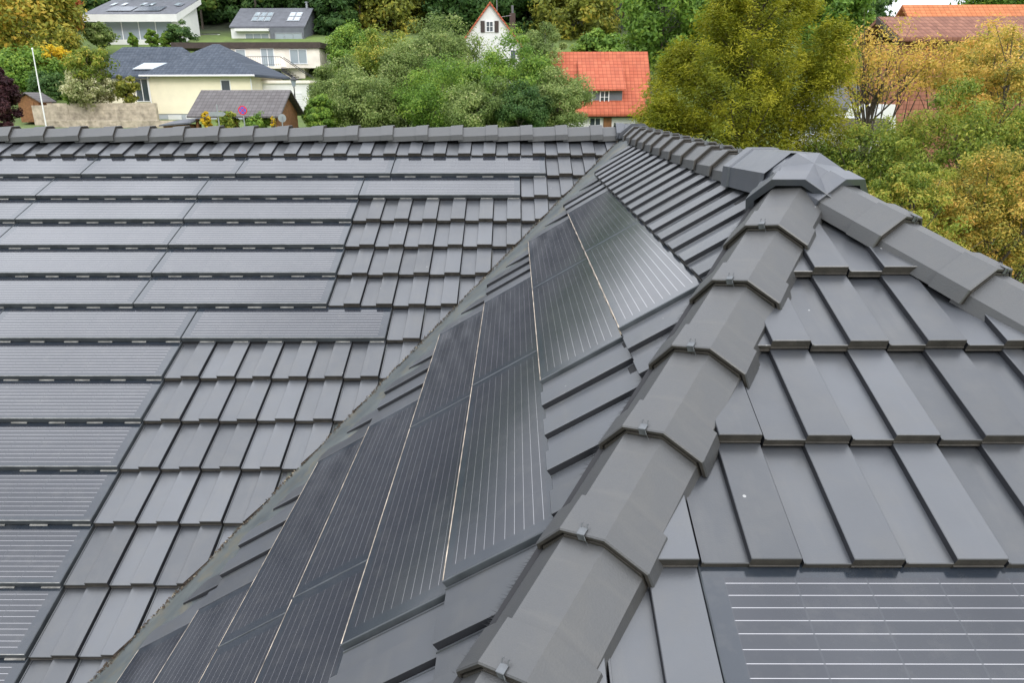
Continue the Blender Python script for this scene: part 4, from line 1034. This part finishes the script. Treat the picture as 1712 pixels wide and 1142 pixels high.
# yellow flecked trees at the wood edge
for k, (px, t_, b_, w, Y) in enumerate(((420, -60, 40, 90, 106), (660, -40, 80, 150, 104), (960, -30, 110, 150, 96), (1110, -60, 130, 170, 84), (1000, 60, 130, 90, 76), (1230, -80, 140, 160, 90), (1388, -60, 120, 130, 70), (340, -50, 50, 100, 110), (560, -40, 90, 70, 98), (770, -60, 70, 120, 100), (880, -40, 70, 110, 101), (480, -50, 40, 110, 108))):
    place('deciduous_tree', ['tree above the grey house roof', 'tree with yellow flecks above the bush group', 'tree with yellow flecks right of the gabled house', 'lush bright green tree above the red roofed house', 'small green tree behind the red roof ridge', 'green tree behind the golden conifer', 'green tree below the patch of sky', 'dark tree above the small white annex', 'dark tree right of the grey house', 'dark tree behind the gabled house roof', 'dark tree behind the chimney of the gabled house', 'dark tree behind the grey house chimney'][k], 'tree', px, t_, b_, w, Y,
          ['dark', 'autumn', 'autumn', 'green', 'green', 'dark', 'green', 'dark', 'dark', 'dark', 'dark', 'dark'][k], per=150, leafpx=7, ncl=130, tintmix=(.4, -.12 if k in (1, 2) else 0, .5))

place('deciduous_tree', 'green tree behind the orange roof at the upper right', 'tree', 1700, -60, 40, 170, 60, 'green', per=130, leafpx=6, ncl=120)
# --- golden conifer: feathery sprays
def conifer(px, py_top, py_bot, wpx, Y):
    rg = np.random.default_rng(19); s = Y / FPX
    top = at(px, py_top, Y); bx_ = at(px, py_bot, Y); H = top.z - bx_.z; RW = wpx / 2 * s
    gz = -6.2
    root = empty('golden_conifer', (top.x, Y, gz), 'large golden green conifer with feathery sprays behind the right ridge', 'tree')
    base = np.array([top.x, Y, bx_.z]); Qs = []; Ts = []
    leaders = [(0, 1.0, .95, 280), (78, .95, .60, 170), (-52, .92, .66, 160), (-104, .72, .56, 160), (-134, .54, .46, 120), (112, .80, .42, 120), (-10, .72, .85, 100)]
    plan = [l for l in leaders for _ in range(l[3])]
    mbt = MB(); mbt.tube([(0, 0, 0), (0, 0, (bx_.z - gz) + H * .5), (0, 0, (bx_.z - gz) + H * .9)], [.28, .16, .03], 10)
    for i, (lpx, lh, lw, _) in enumerate(plan):
        cx0 = lpx * s; H1 = H * lh; RW1 = RW * lw * .92; yo = (0 if lpx == 0 else math.sin(lpx) * RW * .35)
        f = rg.random() ** .85                       # 0 bottom .. 1 top
        az = rg.random() * 2 * math.pi
        # several leaders: uneven outline
        lead = 1 + .28 * math.sin(az * 3 + .6) * (1 - f) + .18 * math.sin(az * 5 + f * 9)
        rmax = RW1 * (1 - f ** 2.3) ** .9 * lead * (.9 + .2 * rg.random()) + .12
        r0_ = rmax * rg.uniform(.25, .62); L_ = (rmax - r0_)
        d = np.array([math.cos(az), math.sin(az), 0]); start = base + d * r0_ + np.array([cx0, yo, H1 * f * .93 + rg.uniform(-.2, .2)])
        rise = L_ * rg.uniform(.5, 1.15); nseg = 6
        side = np.array([-d[1], d[0], 0]); ct = rg.random()
        for k in range(nseg):
            t = (k + .5) / nseg; c = start + d * L_ * t + np.array([0, 0, rise * (t - .35 * t * t * t)])
            nq = 30; wd_ = .25 * (1.1 - t * .75)
            off = rg.normal(size=(nq, 3)) * np.array([wd_, wd_, .13]) * .8
            P = c + off; P[:, 2] -= np.abs(off[:, 0] * d[1] + off[:, 1] * -d[0]) * .35
            dirn = d * .7 + side * rg.normal(size=(nq, 1)) * .8 + np.array([0, 0, -.30]) + rg.normal(size=(nq, 3)) * .35
            dirn /= np.linalg.norm(dirn, axis=1)[:, None]
            wv = np.cross(dirn, rg.normal(size=(nq, 3))); wv /= np.linalg.norm(wv, axis=1)[:, None]
            ln = (.050 + .045 * rg.random((nq, 1))); ww = .009 + .007 * rg.random((nq, 1))
            q = np.stack([P - dirn * ln * .4, P - wv * ww, P + dirn * ln, P + wv * ww], 1)
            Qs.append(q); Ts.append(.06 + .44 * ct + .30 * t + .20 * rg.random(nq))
        if i % 4 == 0 and lpx in (0, -10):
            mbt.tube([(0, 0, start[2] - gz - .5), tuple(start - np.array([base[0], base[1], gz])), tuple(start + d * L_ * .8 + np.array([0, 0, rise * .5]) - np.array([base[0], base[1], gz]))], [.05, .03, .008], 5)
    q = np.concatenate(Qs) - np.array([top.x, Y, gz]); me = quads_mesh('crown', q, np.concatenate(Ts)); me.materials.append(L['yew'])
    o = bpy.data.objects.new('crown', me); C.objects.link(o); o.parent = root
    mbt.build('trunk', [barkm], root)
conifer(1272, -110, 420, 295, 20)

# --- autumn trees on the right, near
rt_ = [(1470, 52, 165, 190, 24, 'gold', 'airy golden autumn tree in front of the tile hung wall', dict(per=52, ncl=110, hollow=.25, limbs=34, clr=.24, tintmix=(.35, .2, .45))),
       (1640, 40, 180, 220, 23, 'gold', 'golden autumn tree top below the old tiled roof', dict(per=100, ncl=130, hollow=.25, limbs=34, clr=.2, tintmix=(.4, .1, .5))),
       (1690, 44, 260, 210, 19, 'gold', 'yellow autumn tree at the upper right edge', dict(per=170, ncl=150, hollow=.3, limbs=20, clr=.2, tintmix=(.4, .05, .5))),
       (1575, 165, 420, 320, 17, 'lime', 'bright green tree below the tile hung house', dict(per=260, ncl=210, hollow=.3, limbs=20, clr=.17, tintmix=(.4, .05, .5))),
       (1440, 215, 330, 230, 18.5, 'lime', 'low yellow bush right behind the ridge junction', dict(per=150, ncl=130, hollow=.3, limbs=30, clr=.18, tintmix=(.45, -.08, .5))),
       (1650, 250, 520, 300, 14.5, 'gold', 'large yellow and brown tree behind the right hip', dict(per=220, ncl=230, hollow=.35, limbs=26, clr=.15, tintmix=(.4, -.02, .55))),
       (1500, 280, 470, 200, 14, 'lime', 'green and yellow bush directly behind the right hip', dict(per=200, ncl=170, hollow=.35, limbs=26, clr=.17, tintmix=(.5, .1, .5))),
       (1720, 180, 420, 220, 16, 'lime', 'green tree at the right edge of the picture', dict(per=220, ncl=150, hollow=.3, limbs=20, clr=.18))]
for px, t_, b_, w, Y, lm, lab, kw in rt_:
    place('autumn_tree', lab, 'tree', px, t_, b_, w, Y, lm, leafpx=5.6 if Y < 18 else 5.2, base_z=-6.3 if Y < 20 else -4.5, trunk_r=.10, aspect=.42, **kw)
